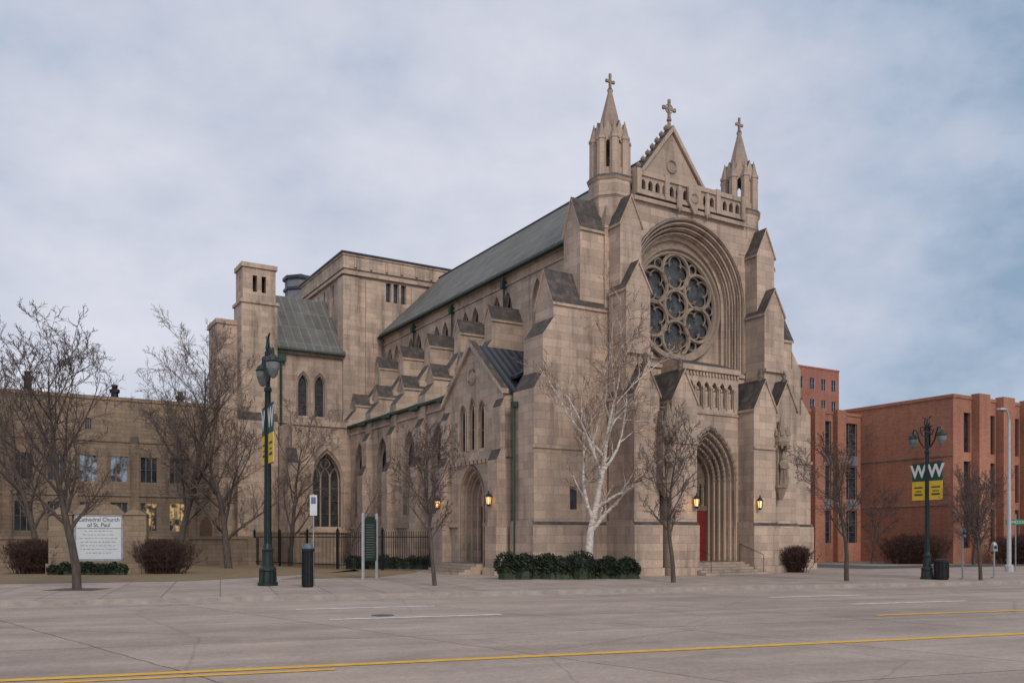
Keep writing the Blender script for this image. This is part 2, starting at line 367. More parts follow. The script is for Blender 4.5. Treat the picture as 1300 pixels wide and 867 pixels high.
# buttresses
for side in (0,1):
    f=(lambda u:u) if side==0 else Mr
    def X(a,b): return (min(f(a),f(b)),max(f(a),f(b)))
    s=-1 if side==0 else 1
    b=MB()
    b.gv(*X(-.72,.5),-1.6,-.7,0,15.9,17.15); b.gv(*X(-.82,.56),-2.15,-.9,0,12.8,14.0)
    b.gv(*X(-.92,.5),-2.85,-1.,0,8.0,9.3); b.box(*X(-1.0,.6),-2.97,-.9,0,2.25); b.prism([(-2.97,2.25),(-2.8,2.45),(-.9,2.45),(-.9,2.25)],*X(-1.0,.6),'u')
    b.box(*X(-.86,.6),-2.3,-2.1,9.9,10.05); b.box(*X(-1.08,.62),-3.08,-2.9,0,.35)
    C.part('buttress',b,[STONE])
    e1,e2,e3,e4=(2.25,3.75,4.35,4.85) if side==0 else (1.7,3.0,3.6,4.3)
    b=MB()
    b.gu(*X(-e1,-.5),-.66,.66,0,15.7,17.1,side=s); b.gu(*X(-e2,-.5),-.74,.74,0,12.1,13.6,side=s)
    a0,a1=X(-e3,-.6); b.box(a0,a1,-.8,.8,0,10.6)
    b.prism([(f(-e3),10.6),(f(-e2+.05),11.5),(f(-e2+.05),10.6)],-.8,.8,'v')
    a0,a1=X(-e4,-.6)
    b.box(a0,a1,-.86,.9,0,8.2); b.prism([(f(-e4),8.2),(f(-e3+.05),9.1),(f(-e3+.05),8.2)],-.86,.9,'v')
    a0,a1=X(-e4-.12,-.6); b.box(a0,a1,-.98,1.0,0,2.25); b.prism([(-.98,2.25),(-.82,2.45),(.85,2.45),(1.0,2.25)],a0+.02,a1,'u')
    a0,a1=X(-e4-.23,-.6); b.box(a0,a1,-1.1,1.08,0,.35)
    a0,a1=X(-e4-.1,-1.0); b.box(a0,a1,-.93,-.84,5.6,5.75)
    C.part('buttress',b,[STONE])
    b=MB(); b.gv(*X(.9,2.4),-3.2,-.8,0,7.8,9.15); b.box(*X(.82,2.48),-3.3,-.9,0,2.25); b.prism([(-3.3,2.25),(-3.17,2.45),(-.9,2.45),(-.9,2.25)],*X(.82,2.48),'u'); b.box(*X(.74,2.54),-3.42,-.9,0,.35)
    b.box(*X(.88,2.42),-3.28,-3.15,5.9,6.02)
    C.part('buttress',b,[STONE])
    c_=f(1.65)
    k=MB(); k.lathe(c_,-2.9,9.2,[(0,.08),(.1,.16),(.2,.08),(.3,.17),(.45,.1),(.6,0)],8); C.part('finial',k,[STONE2])
    c_=f(-.2); k=MB(); k.lathe(c_,-2.7,9.35,[(0,.07),(.1,.14),(.2,.07),(.3,.14),(.42,.08),(.55,0)],8); C.part('finial',k,[STONE2])
sl=MB(); sl.box(-2.95,-2.6,-.875,-.84,2.95,4.0); o=C.part('window',sl,[GLASS])
def pinnacle(cx,cy):
    p=MB()
    for i in range(8):
        a=pi/8+2*pi*i/8; x=cx+.78*math.cos(a); y=cy+.78*math.sin(a)
        p.ngon(x,y,.22,.21,18.45,20.3,6); p.ngon(x,y,.25,.25,20.15,20.28,6); p.ngon(x,y,.2,.01,20.3,21.05,6)
        a2=a+pi/8; x0,y0=cx+.78*math.cos(a),cy+.78*math.sin(a); x1,y1=cx+.78*math.cos(a+pi/4),cy+.78*math.sin(a+pi/4)
        def L(t,z,o=0): return (x0+(x1-x0)*t+o*math.cos(a2),y0+(y1-y0)*t+o*math.sin(a2),z)
        p.add([L(0,19.75,.02),L(.5,20.15,.02),L(1,19.75,.02),L(1,20.3,.02),L(.5,21.05,.02),L(0,20.3,.02),
               L(0,19.75,-.14),L(.5,20.15,-.14),L(1,19.75,-.14),L(1,20.3,-.14),L(.5,21.05,-.14),L(0,20.3,-.14)],
              [(0,1,4,5),(1,2,3,4),(6,11,10,7),(7,10,9,8),(0,6,7,1),(1,7,8,2),(5,4,10,11),(4,3,9,10)])
        p.add([L(0,18.4,.02),L(1,18.4,.02),L(1,18.85,.02),L(0,18.85,.02),L(0,18.85,-.2),L(1,18.85,-.2)],[(0,1,2,3),(3,2,5,4)])
        if i%2: p.add([L(0,18.8,-.05),L(1,18.8,-.05),L(1,20.0,-.05),L(0,20.0,-.05)],[(0,1,2,3)])
    p.ngon(cx,cy,.72,.72,20.25,20.4,8)
    p.ngon(cx,cy,.66,.60,20.4,20.7,8); p.ngon(cx,cy,.6,.09,20.7,22.7,8)
    p.ngon(cx,cy,.11,.15,22.62,22.72,8); p.ngon(cx,cy,.15,.08,22.72,22.84,8)
    o=C.part('pinnacle',p,[STONE2])
    k=MB(); k.box(cx-.05,cx+.05,cy-.05,cy+.05,22.8,23.45); k.box(cx-.2,cx+.2,cy-.045,cy+.045,23.1,23.2)
    for dx,dz in ((-.2,23.15),(.2,23.15),(0,23.45)): k.ngon(cx+dx,cy,.07,.07,dz-.06,dz+.06,6)
    C.part('cross',k,[TRAC],parent=o)
pinnacle(0,.1); pinnacle(Mr(0),.1)
b=MB(); N=15
ah=[arch(.95+6.5*(i+.5)/N,.27,17.98,18.25,18.46,4) for i in range(N)]
panel(b,'v',-.92,rect(.75,7.65,17.74,18.62),ah,.16); panel(b,'v',-.74,rect(.75,7.65,17.74,18.62),ah,.01)
b.box(.75,7.65,-1.0,-.68,18.6,18.82); b.box(.75,7.65,-.98,-.7,17.72,17.86)
for u in (.85,2.55,5.85,7.55): b.box(u-.13,u+.13,-1.04,-.66,17.7,18.88)
C.part('balustrade',b,[STONE2])
bk=MB(); bk.box(.8,7.6,-.6,-.55,17.6,18.6); C.part('balustrade_shade_backing',bk,[SHADEST])  # dark sheet behind the balustrade openings, their shade put into its colour
sh=MB(); sh.prism([(CU-.4,18.6),(CU+.4,18.6),(CU+.37,17.9),(CU,17.3),(CU-.37,17.9)],-1.12,-.99,'v'); sh.ring(CU,18.05,-1.13,.22,.04,12,4)
for uu in (3.3,5.1): sh.lathe(uu,-1.03,17.3,[(0,.02),(.15,.14),(.5,.17),(.8,.12),(1.0,.15),(1.2,.1),(1.3,0)],8,1,.7)
C.part('carved_shield',sh,[STONE2])
g=MB(); g.prism([(2.0,17.4),(6.4,17.4),(6.4,19.15),(CU,21.9),(2.0,19.15)],.55,.95,'v')
g.prism([(1.85,19.0),(CU,21.95),(6.55,19.0),(6.55,19.25),(CU,22.26),(1.85,19.25)],.4,1.05,'v')
g.ring(CU,20.2,.53,.3,.04,20,5)
for j in (-1.2,-.6,.6,1.2): g.box(CU+j-.04,CU+j+.04,.5,.56,17.8,19.3)
gab=C.part('gable',g,[STONE2])
for sg in (-1,1):
    k=MB()
    for i in range(8):
        tt=(i+.4)/8; u=CU+sg*(2.35*(1-tt)); z=19.25+3.0*tt
        k.lathe(u+sg*.06,.72,z+.0,[(0,.05),(.08,.12),(.18,.14),(.26,.06),(.34,0)],6)
    C.part('crocket',k,[TRAC],parent=gab)
k=MB(); cx,cz=CU,23.2
k.ngon(cx,.75,.18,.07,22.1,22.55,8); k.ngon(cx,.75,.07,.06,22.5,23,8); k.ngon(cx,.75,.13,.13,22.6,22.68,8)
k.box(cx-.06,cx+.06,.7,.8,22.7,23.65); k.box(cx-.36,cx+.36,.71,.79,23.15,23.26); k.ring(cx,cz,.75,.23,.035,16,5)
for a in range(4):
    k.ngon(cx+.36*math.cos(a*pi/2),.75,.085,.085,cz+.38*math.sin(a*pi/2)-.08,cz+.38*math.sin(a*pi/2)+.08,6)
C.part('cross',k,[TRAC],parent=gab)
# portal
p=MB(); po=[arch(CU,2*h,.55,4.5,4.5+h*1.5,10) for h in (1.55,1.4,1.25,1.1,.98,.88)]
gal=[arch(CU-1.25+.5*i,.36,7.85,8.7,9.05,5) for i in range(6)]
panel(p,'v',-2.2,rect(2.4,6.0,0,9.55),[po[0]]+gal,.2)
d=.2
for i in range(5):
    mm=0 if i<1 else 1  # inner orders take a darker stone, shade of the deep portal as colour
    bridge(p,'v',-2.2,po[i],po[i+1],d,d+.03,mm); bridge(p,'v',-2.2,po[i+1],po[i+1],d+.03,d+.22,mm); d+=.22
p.box(2.4,6.0,-2.2,-.8,0,.54); p.box(2.35,6.05,-2.34,-.78,9.5,9.75); p.prism([(-2.3,9.75),(-.78,9.75),(-.78,10.3)],2.35,6.05,'u')
p.box(2.42,5.98,-2.27,-2.19,7.5,7.62)
portal=C.part('portal',p,[STONE,TRAC])
bk=MB(); bk.box(2.7,5.7,-1.9,-1.8,7.7,9.2); C.part('gallery_recess',bk,[SHADEST],parent=portal)  # backing of the gallery arches, shade inside them painted as dark stone
for i in range(6):
    k=MB(); u=CU-1.25+.5*i; k.lathe(u,-2.12,7.86,[(0,.12),(.1,.11),(.4,.09),(.62,.12),(.72,.1),(.76,.04),(.8,.065),(.9,.06),(.97,0)],8,1,.8); C.part('gallery_figure',k,[STONE2],parent=portal)
k=MB()
for dd,h in ((-2.22,1.63),(-2.0,1.46),(-1.78,1.31),(-1.56,1.16),(-1.34,1.03)):
    ar=arch(CU,2*h,.6,4.5,4.5+h*1.5,10); k.tube([(a,dd,b) for a,b in ar],.05,5)
    for i in range(1,len(ar)-1): k.ngon(ar[i][0],dd,.09,.05,ar[i][1]-.06,ar[i][1]+.08,5)
for i in range(7): 
    u=CU-1.5+.5*i; k.ngon(u,-2.25,.045,.045,7.8,8.75,6); k.ngon(u,-2.25,.08,.08,8.7,8.8,6)
for i in range(18): k.box(2.45+i*.2,2.55+i*.2,-2.28,-2.2,9.3,9.45)
C.part('moulding',k,[STONE2],parent=portal)
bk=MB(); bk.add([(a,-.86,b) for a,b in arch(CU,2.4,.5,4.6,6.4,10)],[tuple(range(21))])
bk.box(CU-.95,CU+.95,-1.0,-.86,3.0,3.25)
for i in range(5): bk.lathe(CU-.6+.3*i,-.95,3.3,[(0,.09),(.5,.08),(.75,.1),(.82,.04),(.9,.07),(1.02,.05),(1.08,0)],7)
C.part('tympanum',bk,[SHADEST],label='carved stone relief above the doors, shade in its colour')  # relief coloured dark to carry the shade at the back of the portal
for sg in (-1,1):
    dr=MB(); x0,x1=(CU-.8,CU-.02) if sg<0 else (CU+.02,CU+.8); dr.box(x0,x1,-.98,-.9,.56,2.98)
    for zz in (.8,1.9,2.42): dr.box(x0+.1,x1-.1,-1.0,-.975,zz,zz+(.9 if zz<1 else .42))
    o=C.part('door',dr,[RED],label='dark red painted double door leaf')
    h=MB(); h.tube([(CU+sg*.1,-1.03,1.5),(CU+sg*.1,-1.03,1.8)],.02,5); C.part('handle',h,[IRON],parent=o)
st=MB()
for i in range(5): st.box(2.2,6.3,-4.0+.33*i,-2.21,0 if i==0 else .11*i,.11*(i+1))
C.part('steps',st,[STONE2])
for u in (2.6,5.9):
    ra=MB(); ra.tube([(u,-3.9,0.1),(u,-3.9,.9),(u,-2.4,1.4),(u,-2.4,.55)],.014,5); C.part('handrail',ra,[IRON])
for u in (.62,Mr(.62)):
    s=MB(); y=-3.42
    s.ngon(u,y+.2,.12,.33,3.5,4.1,8); s.ngon(u,y+.2,.38,.38,4.1,4.22,8)
    s.lathe(u,y,4.22,[(0,.25),(.15,.24),(.6,.19),(.85,.19),(1.08,.23),(1.15,.2),(1.2,.08),(1.24,.07),(1.28,.1),(1.38,.115),(1.46,.09),(1.6,.05),(1.66,0)],10,1,.75)
    s.tube([(u-.2,y,5.3),(u-.24,y-.08,5.05),(u-.05,y-.2,5.0)],[.07,.065,.045],6); s.tube([(u+.2,y,5.3),(u+.24,y-.08,5.05),(u+.06,y-.2,5.05)],[.07,.065,.045],6)
    for j in range(6): s.tube([(u-.17+.07*j,y-.17,4.3),(u-.13+.05*j,y-.15,4.95)],.02,4)
    s.ngon(u,y+.12,.34,.40,6.1,6.3,8); s.ngon(u,y+.12,.4,.34,6.3,6.75,8); s.ngon(u,y+.12,.26,.02,6.75,7.7,8)
    for i in range(8): a=2*pi*i/8; s.ngon(u+.36*math.cos(a),y+.12+.36*math.sin(a),.08,.0,6.6,7.1,5); s.ngon(u+.36*math.cos(a),y+.12+.36*math.sin(a),.05,.07,5.95,6.15,5)
    s.box(u-.24,u+.24,y+.3,y+.9,3.8,7.3); s.box(u-.3,u-.2,y+.1,y+.9,4.1,6.2); s.box(u+.2,u+.3,y+.1,y+.9,4.1,6.2)
    C.part('statue',s,[TRAC],label='carved robed stone figure under spired canopy')
lantern(C,(2.2,-3.4,3.1)); lantern(C,(Mr(2.2),-3.4,3.1))

# ---- nave
NV0,NV1=1.0,27.2
piers=[7.9,11.5,15.5,19.5,23.5]
w=MB(); cl=[]
for vc in (5.4,9.7,13.5,17.5,21.5,25.2):
    for dv in (-.62,.62): cl.append(arch(vc+dv,1.02,11.2,14.2,15.4,5))
panel(w,'u',-.3,rect(NV0,NV1,9,16.6),cl,.35)
w.box(8.6,8.7,NV0,NV1,0,16.6); w.box(-.28,-.2,NV0,NV1,0,9.2); w.box(-.2,8.6,NV0,1.2,12,16.6)
w.prism([(-.3,16.5),(8.7,16.5),(CU,21.0)],.96,1.1,'v')
w.box(-.42,-.28,NV0,NV1,16.2,16.5); w.box(-.38,-.28,NV0,NV1,15.7,15.8)
aw=[arch(vc,1.7,3.0,6.3,7.9,7) for vc in (9.65,13.5,17.5,21.4)]
panel(w,'u',-4.3,rect(6.8,24,0,9.0),aw,.45)
w.box(-4.25,-.4,1.2,7.5,0,8.3); w.box(8.7,12.0,1.2,27,0,9.0)
w.box(-4.42,-4.3,7.1,24,2.25,2.42); w.box(-4.42,-4.28,7.1,24,0,.4); w.box(-4.4,-4.28,7.1,24,8.5,8.66)
C.part('nave_wall',w,[STONE])
for pl in cl: window(C,'u',-.3,pl,.3,1,2,bars=True,fr=.04)
for pl in aw: window(C,'u',-4.3,pl,.4,1,2,circle=True,fr=.07)
r=MB(); o=.35
r.prism([(-.3-o,16.6-o),(CU,21.1),(8.7+o,16.6-o),(8.7+o,16.85-o),(CU,21.36),(-.3-o,16.85-o)],1.06,NV1,'v',0)
r.prism([(-4.35,9.0),(-.29,10.9),(-.29,11.05),(-4.35,9.15)],1.5,27,'v',1)
r.prism([(12.05,9.0),(8.69,10.9),(8.69,11.05),(12.05,9.15)],1.5,27,'v',1)
r.tube([(CU,1.1,21.38),(CU,NV1,21.38)],.09,6,m=1)
roof=C.part('roof',r,[SLATE,DKMETAL])
gt=MB(); gt.box(-.8,-.55,1.1,NV1,16.24,16.34); gt.box(-4.62,-4.3,7.1,24,9.0,9.12)
for v in (9.3,15.7,21.4): gt.tube([(-.42,v,16.2),(-.42,v,11.1)],.06,6); gt.box(-.6,-.3,v-.14,v+.14,15.6,16.0)
for v in (8.6,12.2,16.2,20.2): gt.box(-4.7,-4.35,v-.5,v+.5,8.86,9.0); gt.box(-4.0,-3.3,v-.2,v+.2,9.5,9.9)
C.part('gutter',gt,[COPPER],parent=roof)
for v in piers:
    b=MB()
    b.gu(-2.2,-.3,v-.4,v+.4,8.5,13.3,14.0)
    b.prism([(-2.2,11.6),(-2.2,12.2),(-2.9,11.2),(-2.9,8.5),(-2.2,8.5)],v-.42,v+.42,'v')
    b.gu(-3.9,-2.4,v-.46,v+.46,8.0,10.6,11.3)
    b.box(-4.45,-3.6,v-.48,v+.48,8.0,9.6); b.prism([(-4.45,9.6),(-3.9,10.3),(-3.9,9.6)],v-.48,v+.48,'v')
    if v>8:
        b.box(-5.0,-4.3,v-.42,v+.42,0,5.6); b.prism([(-5.0,5.6),(-4.72,6.2),(-4.3,6.2),(-4.3,5.6)],v-.42,v+.42,'v'); b.box(-4.72,-4.3,v-.4,v+.4,6.2,7.8); b.prism([(-4.72,7.8),(-4.3,8.6),(-4.3,7.8)],v-.4,v+.4,'v')
        b.box(-5.1,-4.3,v-.5,v+.5,0,2.2)
    C.part('buttress',b,[STONE])
# ---- side porch
P0,P1=1.2,7.1; pc=4.15
w=MB(); pa=[arch(pc,2*h,.5,3.5,3.5+h*1.35,8) for h in (1.15,1.0,.88,.78)]
la=[arch(pc+dv,.62,5.9,7.5,8.1+(.25 if dv==0 else 0),5) for dv in (-.95,0,.95)]
panel(w,'u',-5.2,[(P0,0),(P0,8.3),(pc,10.9),(P1,8.3),(P1,0)],[pa[0]]+la,.25)
d=.25
for i in range(3):
    bridge(w,'u',-5.2,pa[i],pa[i+1],d,d+.03); bridge(w,'u',-5.2,pa[i+1],pa[i+1],d+.03,d+.25); d+=.25
fw=[arch(u,.5,5.9,7.3,7.8,5) for u in (-4.2,-3.3)]
panel(w,'v',P0,rect(-5.2,-.3,0,8.3),fw,.25)
w.box(-5.2,-.3,P1-.05,P1,0,8.3); w.box(-4.1,-4.0,P0+.1,P1-.1,0,8.2)
w.box(-5.32,-5.18,P0,P1,5.35,5.55); w.box(-5.2,-1,P0-.1,P0+.02,5.35,5.55)
w.box(-5.34,-5.18,P0,pc-1.3,2.2,2.4);w.box(-5.34,-5.18,pc+1.3,P1,2.2,2.4)
for v0,v1 in ((P0-.15,P0+.7),(P1-.7,P1+.15)):
    w.box(-5.6,-5.15,v0,v1,0,5.2); w.prism([(-5.6,5.2),(-5.38,5.7),(-5.15,5.7),(-5.15,5.2)],v0,v1,'v'); w.box(-5.38,-5.15,v0+.05,v1-.05,5.7,7.6); w.prism([(-5.38,7.6),(-5.15,8.1),(-5.15,7.6)],v0+.05,v1-.05,'v')
    w.box(-5.7,-5.15,v0-.08,v1+.08,0,2.2); w.box(-5.8,-5.15,v0-.14,v1+.14,0,.35)
w.prism([(P0-.15,8.2),(pc,10.85),(P1+.15,8.2),(P1+.15,8.42),(pc,11.15),(P0-.15,8.42)],-5.36,-5.0,'u')
porch=C.part('side_porch',w,[STONE])
for pl in la: window(C,'u',-5.2,pl,.22,1,1,fr=.04)
for pl in fw: window(C,'v',P0,pl,.22,1,1,fr=.04)
dr=MB(); dr.box(-4.28,-4.2,pc-.78,pc+.78,.5,3.2); dr.box(-4.3,-4.27,pc-.02,pc+.02,.5,3.2); C.part('door',dr,[WOOD],parent=porch,label='brown wooden double door')
ty=MB(); ty.add([(-4.22,a,b) for a,b in arch(pc,1.7,3.15,3.5,4.7,6)],[tuple(range(15))]); C.part('tympanum',ty,[STGLASS],parent=porch)
k=MB()
for dd,h in ((-5.24,1.24),(-4.97,1.05),(-4.7,.92)): k.tube([(dd,a,b) for a,b in arch(pc,2*h,.5,3.5,3.5+h*1.35,8)],.05,5)
for dv in (-.95,0,.95): k.tube([(-5.22,a,b) for a,b in arch(pc+dv,.74,5.85,7.5,8.15+(.25 if dv==0 else 0),5)],.045,4)
k.ring(pc,9.4,-5.22,.35,.05,16,4,plane='u')
for i in range(14): k.box(-5.36,-5.2,P0+.3+i*.4,P0+.45+i*.4,5.2,5.34)
C.part('moulding',k,[STONE2],parent=porch)
r=MB(); r.prism([(P0-.1,8.2),(pc,10.8),(P1+.1,8.2),(P1+.1,8.32),(pc,10.95),(P0-.1,8.32)],-5.0,-.3,'u'); C.part('porch_roof',r,[SEAM])
st=MB()
for i in range(4): st.box(-6.9+.3*i,-5.21,pc-1.9,pc+1.9,0 if i==0 else .12*i,.12*(i+1))
C.part('steps',st,[STONE2])
lantern(C,(-5.75,P0+.35,3.2)); lantern(C,(-5.75,P1-.3,3.2))
dp=MB(); dp.tube([(-4.98,.55,.1),(-4.98,.55,7.6)],.06,6); dp.box(-5.1,-4.86,.42,.68,7.5,7.75)
C.part('downspout',dp,[COPPER])
# ---- crossing tower
T0,T1,TV0,TV1=-3.3,11.7,27.0,36.6
w=MB(); tw=[rect(u,u+.42,19.0,20.4) for u in (-.1,.5,1.1)]
gpanel(w,'v',TV0,T0,T1,0,21.3,tw,.3)
lw=[rect(v,v+.35,18.8,20.3) for v in (29.2,31.2,33.2)]
gpanel(w,'u',T0,TV0,TV1,0,21.3,lw,.3)
w.box(T0+.4,T1,TV0+.4,TV1,0,21.2)
for (a,b,c,e) in ((T0-.15,T0+1.0,TV0-.15,TV0+1.0),(T0-.15,T0+.9,TV1-1,TV1+.1),(3.4,4.4,TV0-.12,TV0+.5),(T1-1,T1+.1,TV0-.12,TV0+.5)):
    w.box(a,b,c,e,0,20.4); 
for v in (30,33): w.box(T0-.12,T0+.2,v-.3,v+.3,12,20.3)
for u in (-1.4,2.2): w.box(u-.3,u+.3,TV0-.12,TV0+.2,12,20.3)
w.box(T0-.22,T1+.2,TV0-.22,TV1+.2,20.55,20.75); w.box(T0-.12,T1+.12,TV0-.12,TV1+.12,21.0,21.9); w.box(T0-.2,T1+.2,TV0-.2,TV1+.2,21.9,22.05)
for i in range(12):
    u=T0+.8+i*1.2; w.ngon(u,TV0-.14,.12,.12,21.1,21.8,6)
tower=C.part('crossing_tower',w,[STONE])
for pl in tw: window(C,'v',TV0,pl,.25,1,1,mat=GLASS,fr=.04)
for pl in lw: window(C,'u',T0,pl,.25,1,1,mat=GLASS,fr=.04)
k=MB(); k.box(T0-.3,T1+.3,TV0-.3,TV1+.3,22.05,22.15); C.part('coping',k,[DKMETAL],parent=tower)
k=MB(); k.ngon(-2.6,39.5,1.3,1.3,15,23.2,8); k.ngon(-2.6,39.5,1.45,1.45,22.3,22.5,8,m=1); k.ngon(-2.6,39.5,1.5,1.5,23.2,23.45,8,m=1); k.ngon(-2.6,39.5,1.3,.1,23.45,23.9,8,m=1)
C.part('stair_turret',k,[GPAN,DKMETAL])
# ---- transept
w=MB(); tl=[arch(u,.72,10.2,12.3,13.1,6) for u in (-6.3,-5.1)]
panel(w,'v',27.0,rect(-8.4,-3.3,0,14.8),tl,.35)
w.box(-8.4,-3.3,27.4,35,0,14.8); w.box(-8.4,-3.3,26.88,27.0,9.6,9.75); w.box(-8.4,-3.3,26.85,27.0,14.4,14.7)
w.prism([(27.0,14.8),(31,19.0),(35,14.8)],-8.4,-8.1,'u')
w.box(-10.7,-8.3,26.3,28.4,0,17.6); w.box(-10.8,-8.2,26.2,28.5,17.4,17.6)
sl1=[rect(u,u+.3,18.2,19.3) for u in (-9.95,-9.35)]
gpanel(w,'v',26.4,-10.6,-8.4,17.6,20.0,sl1,.4)
gpanel(w,'u',-10.6,26.4,28.3,17.6,20.0,[rect(27.1,27.4,18.2,19.3)],.4)
w.box(-8.6,-8.4,26.41,28.3,17.6,20.0); w.box(-10.59,-8.4,28.1,28.3,17.6,20.0); w.box(-10.7,-8.3,26.3,28.4,19.8,20.1)
w.box(-12.0,-10.7,27.6,30.2,0,16.3); w.box(-12.1,-10.65,27.5,30.3,16.1,16.4)
w.box(-11.0,-8.35,26.0,26.35,0,9.5); w.prism([(26.0,9.5),(26.35,10.2),(26.35,9.5)],-11,-8.35,'u')
an=arch(-5.95,1.9,2.4,5.4,7.3,8)
panel(w,'v',23.0,rect(-8.3,-4.25,0,9.2),[an],.5)
w.box(-8.3,-4.3,23.6,26.9,0,9.2); w.box(-8.4,-4.25,22.9,23.1,9.0,9.35); w.box(-8.35,-4.25,22.85,23.0,2.0,2.2)
w.box(-8.7,-8.0,22.5,23.2,0,6.5); w.prism([(22.5,6.5),(23.0,7.5),(23.2,7.5),(23.2,6.5)],-8.7,-8.0,'u')
C.part('transept_wall',w,[STONE])
for pl in tl: window(C,'v',27.0,pl,.3,1,1,fr=.05)
window(C,'v',23.0,an,.45,1,3,circle=True,fr=.07)
for pl in tl:
    k=MB(); k.tube([(a,26.97,b) for a,b in arch((pl[0][0]+pl[-1][0])/2,.9,10.1,12.3,13.25,6)],.06,4); C.part('moulding',k,[STONE2])
k=MB(); k.tube([(a,22.97,b) for a,b in arch(-5.95,2.1,2.4,5.4,7.5,8)],.08,4)
C.part('moulding',k,[STONE2])
r=MB(); r.prism([(26.7,14.6),(31,19.2),(35.3,14.6),(35.3,14.85),(31,19.45),(26.7,14.85)],-8.3,-3.3,'u'); C.part('roof',r,[SLATE])
k=MB(); k.tube([(-7.9,26.8,14.4),(-7.9,26.8,1)],.08,6); k.box(-8.2,-7.6,26.65,26.95,13.8,14.3); k.box(-8.3,-3.4,26.5,26.7,14.6,14.7); C.part('downspout',k,[COPPER])

# ================================================================ other buildings
def building(name,label,org,u0,u1,v0,v1,h,mat,front,side,depth=.2,glass=GLASS,frames=GREY,lit={},extra=None,cat='building',pl_=2):
    T=Thing(name,label,cat,W(org[0],org[1]),ANG,(org[0],org[1],0))
    w=MB()
    gpanel(w,'v',v0,u0,u1,0,h,front,depth); gpanel(w,'u',u0,v0,v1,0,h,side,depth)
    w.box(u1-.1,u1,v0+.01,v1,0,h); w.box(u0+.01,u1,v1-.1,v1,0,h); w.box(u0+.5,u1-.2,v0+.5,v1-.2,h-.4,h-.3)
    w.box(u0-.06,u1+.06,v0-.06,v0+.3,h,h+.22); w.box(u0-.06,u0+.3,v0+.3,v1,h,h+.22)
    if extra: extra(w)
    T.part('wall',w,[mat])
    i=0
    for pl in front:
        window(T,'v',v0,pl,depth-.03,1,pl_,mat=lit.get(('f',i),glass),tmat=frames,bars=True,fr=.035); i+=1
    i=0
    for pl in side:
        window(T,'u',u0,pl,depth-.03,1,pl_,mat=lit.get(('s',i),glass),tmat=frames,bars=True,fr=.035); i+=1
    return T
fr=[];lit={}
for i in range(13):
    u=-14.6-1.75*i
    for (za,zb) in ((2.1,3.9),(5.2,6.8)):
        fr.append(rect(u-.5,u+.5,za,zb))
        if za<3 and i in (0,1): lit[('f',len(fr)-1)]=WARMW
        if za>3 and i in (2,3): lit[('f',len(fr)-1)]=COOLW
    if i%3==0: fr.append(rect(u-.2,u+.2,8.4,9.1))
def ex(w):
    for i in range(0,14,2):
        u=-13.72-1.75*i; w.box(u-.25,u+.25,26.85,27.05,0,7.6); w.prism([(26.85,7.6),(27.05,8.1),(27.05,7.6)],u-.25,u+.25,'u')
    w.box(-36,-12,26.97,27.05,4.3,4.45); w.box(-36,-12,26.97,27.05,7.7,7.82); w.box(-13.5,-12.4,26.5,27.05,0,3.4); w.prism([(-13.6,3.4),(-12.95,4.2),(-12.3,3.4)],26.5,27.05,'v')
LB=building('parish_building','low tan stone parish building with mullioned windows',(-24,27),-36,-12,27.05,40,10.3,TANB,fr,[],.2,GLASS,TRAC,lit,extra=ex,pl_=3)
k=MB(); k.add([(a,26.48,b) for a,b in arch(-12.95,.8,.2,2.3,3.1,6)],[tuple(range(15))]); LB.part('door',k,[WOOD])
for u,z in ((-23.1,11.6),(-18.2,11.2),(-14.2,11.1)):
    k=MB(); k.ngon(u,28.5,.25,.22,10.3,z,8); k.ngon(u,28.5,.32,.32,z-.2,z,8); k.ngon(u,28.5,.16,.2,z,z+.3,8); LB.part('chimney',k,[IRON])
bays=[(29.75,30.5),(31.9,33.3)]+[(31.9+2.9*i,33.3+2.9*i) for i in range(1,6)]
def pil(w):
    prev=28.6
    for a,b in bays:
        if prev>28.7: w.box(prev+.1,a-.05,.55,1.12,0,11.15)
        prev=b
fr=[rect(a,b,za,za+2.6) for a,b in bays for za in (1.0,4.1,7.3)]
B1=building('brick_building','three storey red brick building with broad vertical piers',(38,8),28.6,50,1.1,20,10.8,BRICK,fr,[rect(2.7,3.2,z,z+1.3) for z in (4.6,7.8)],.3,GLASS,IRON,extra=pil)
for z in (3.8,7.0):
    k=MB(); k.box(28.55,28.6,1.1,8.0,z,z+.1); B1.part('string_course',k,[TRAC])
fr=[rect(u0,u1,za,za+2.3) for u0,u1 in ((22.6,23.1),(24.5,25.4),(26.7,28.2)) for za in (1.3,4.4,7.5)]
def pil2(w): w.box(21.9,22.4,7.7,8.1,0,10.3); w.box(23.3,24.3,7.7,8.1,0,10.6); w.box(25.6,26.5,7.7,8.1,0,10.6)
B2=building('brick_building','red brick wing with dark stacked windows and grey panels',(26,12),21.8,28.58,8.1,22,10.3,BRICK,fr,[rect(v,v+1,z,z+2) for v in (11,14,17) for z in (1.5,4.7,7.8)],.25,GLASS,GPAN,extra=pil2)
for u0,u1 in ((24.5,25.4),(26.7,28.2)):
    for za in (3.7,6.8):
        k=MB(); k.box(u0,u1,8.02,8.09,za,za+.65); B2.part('spandrel_panel',k,[GPAN])
fr=[rect(u,u+.9,za,za+1.5) for u in (62.4,64.6,66.8,69,71) for za in (6.3,9.3,12.3,15.3,18.3,21.1)]
B3=building('apartment_block','distant tall red brick apartment block',(67,50),61.5,72.5,45,58,23.8,BRICKD,fr,[rect(v,v+1.2,za,za+1.5) for v in (47,50,53) for za in (9.3,12.3,15.3,18.3,21.1)],.15,GLASS,LIGHTB)
T=Thing('shop_front','low shop with bright red awning','shop',W(38.5,-3.5),ANG)
k=MB(); k.box(-1,4,0,2.5,0,3.4); T.part('wall',k,[BRICK])
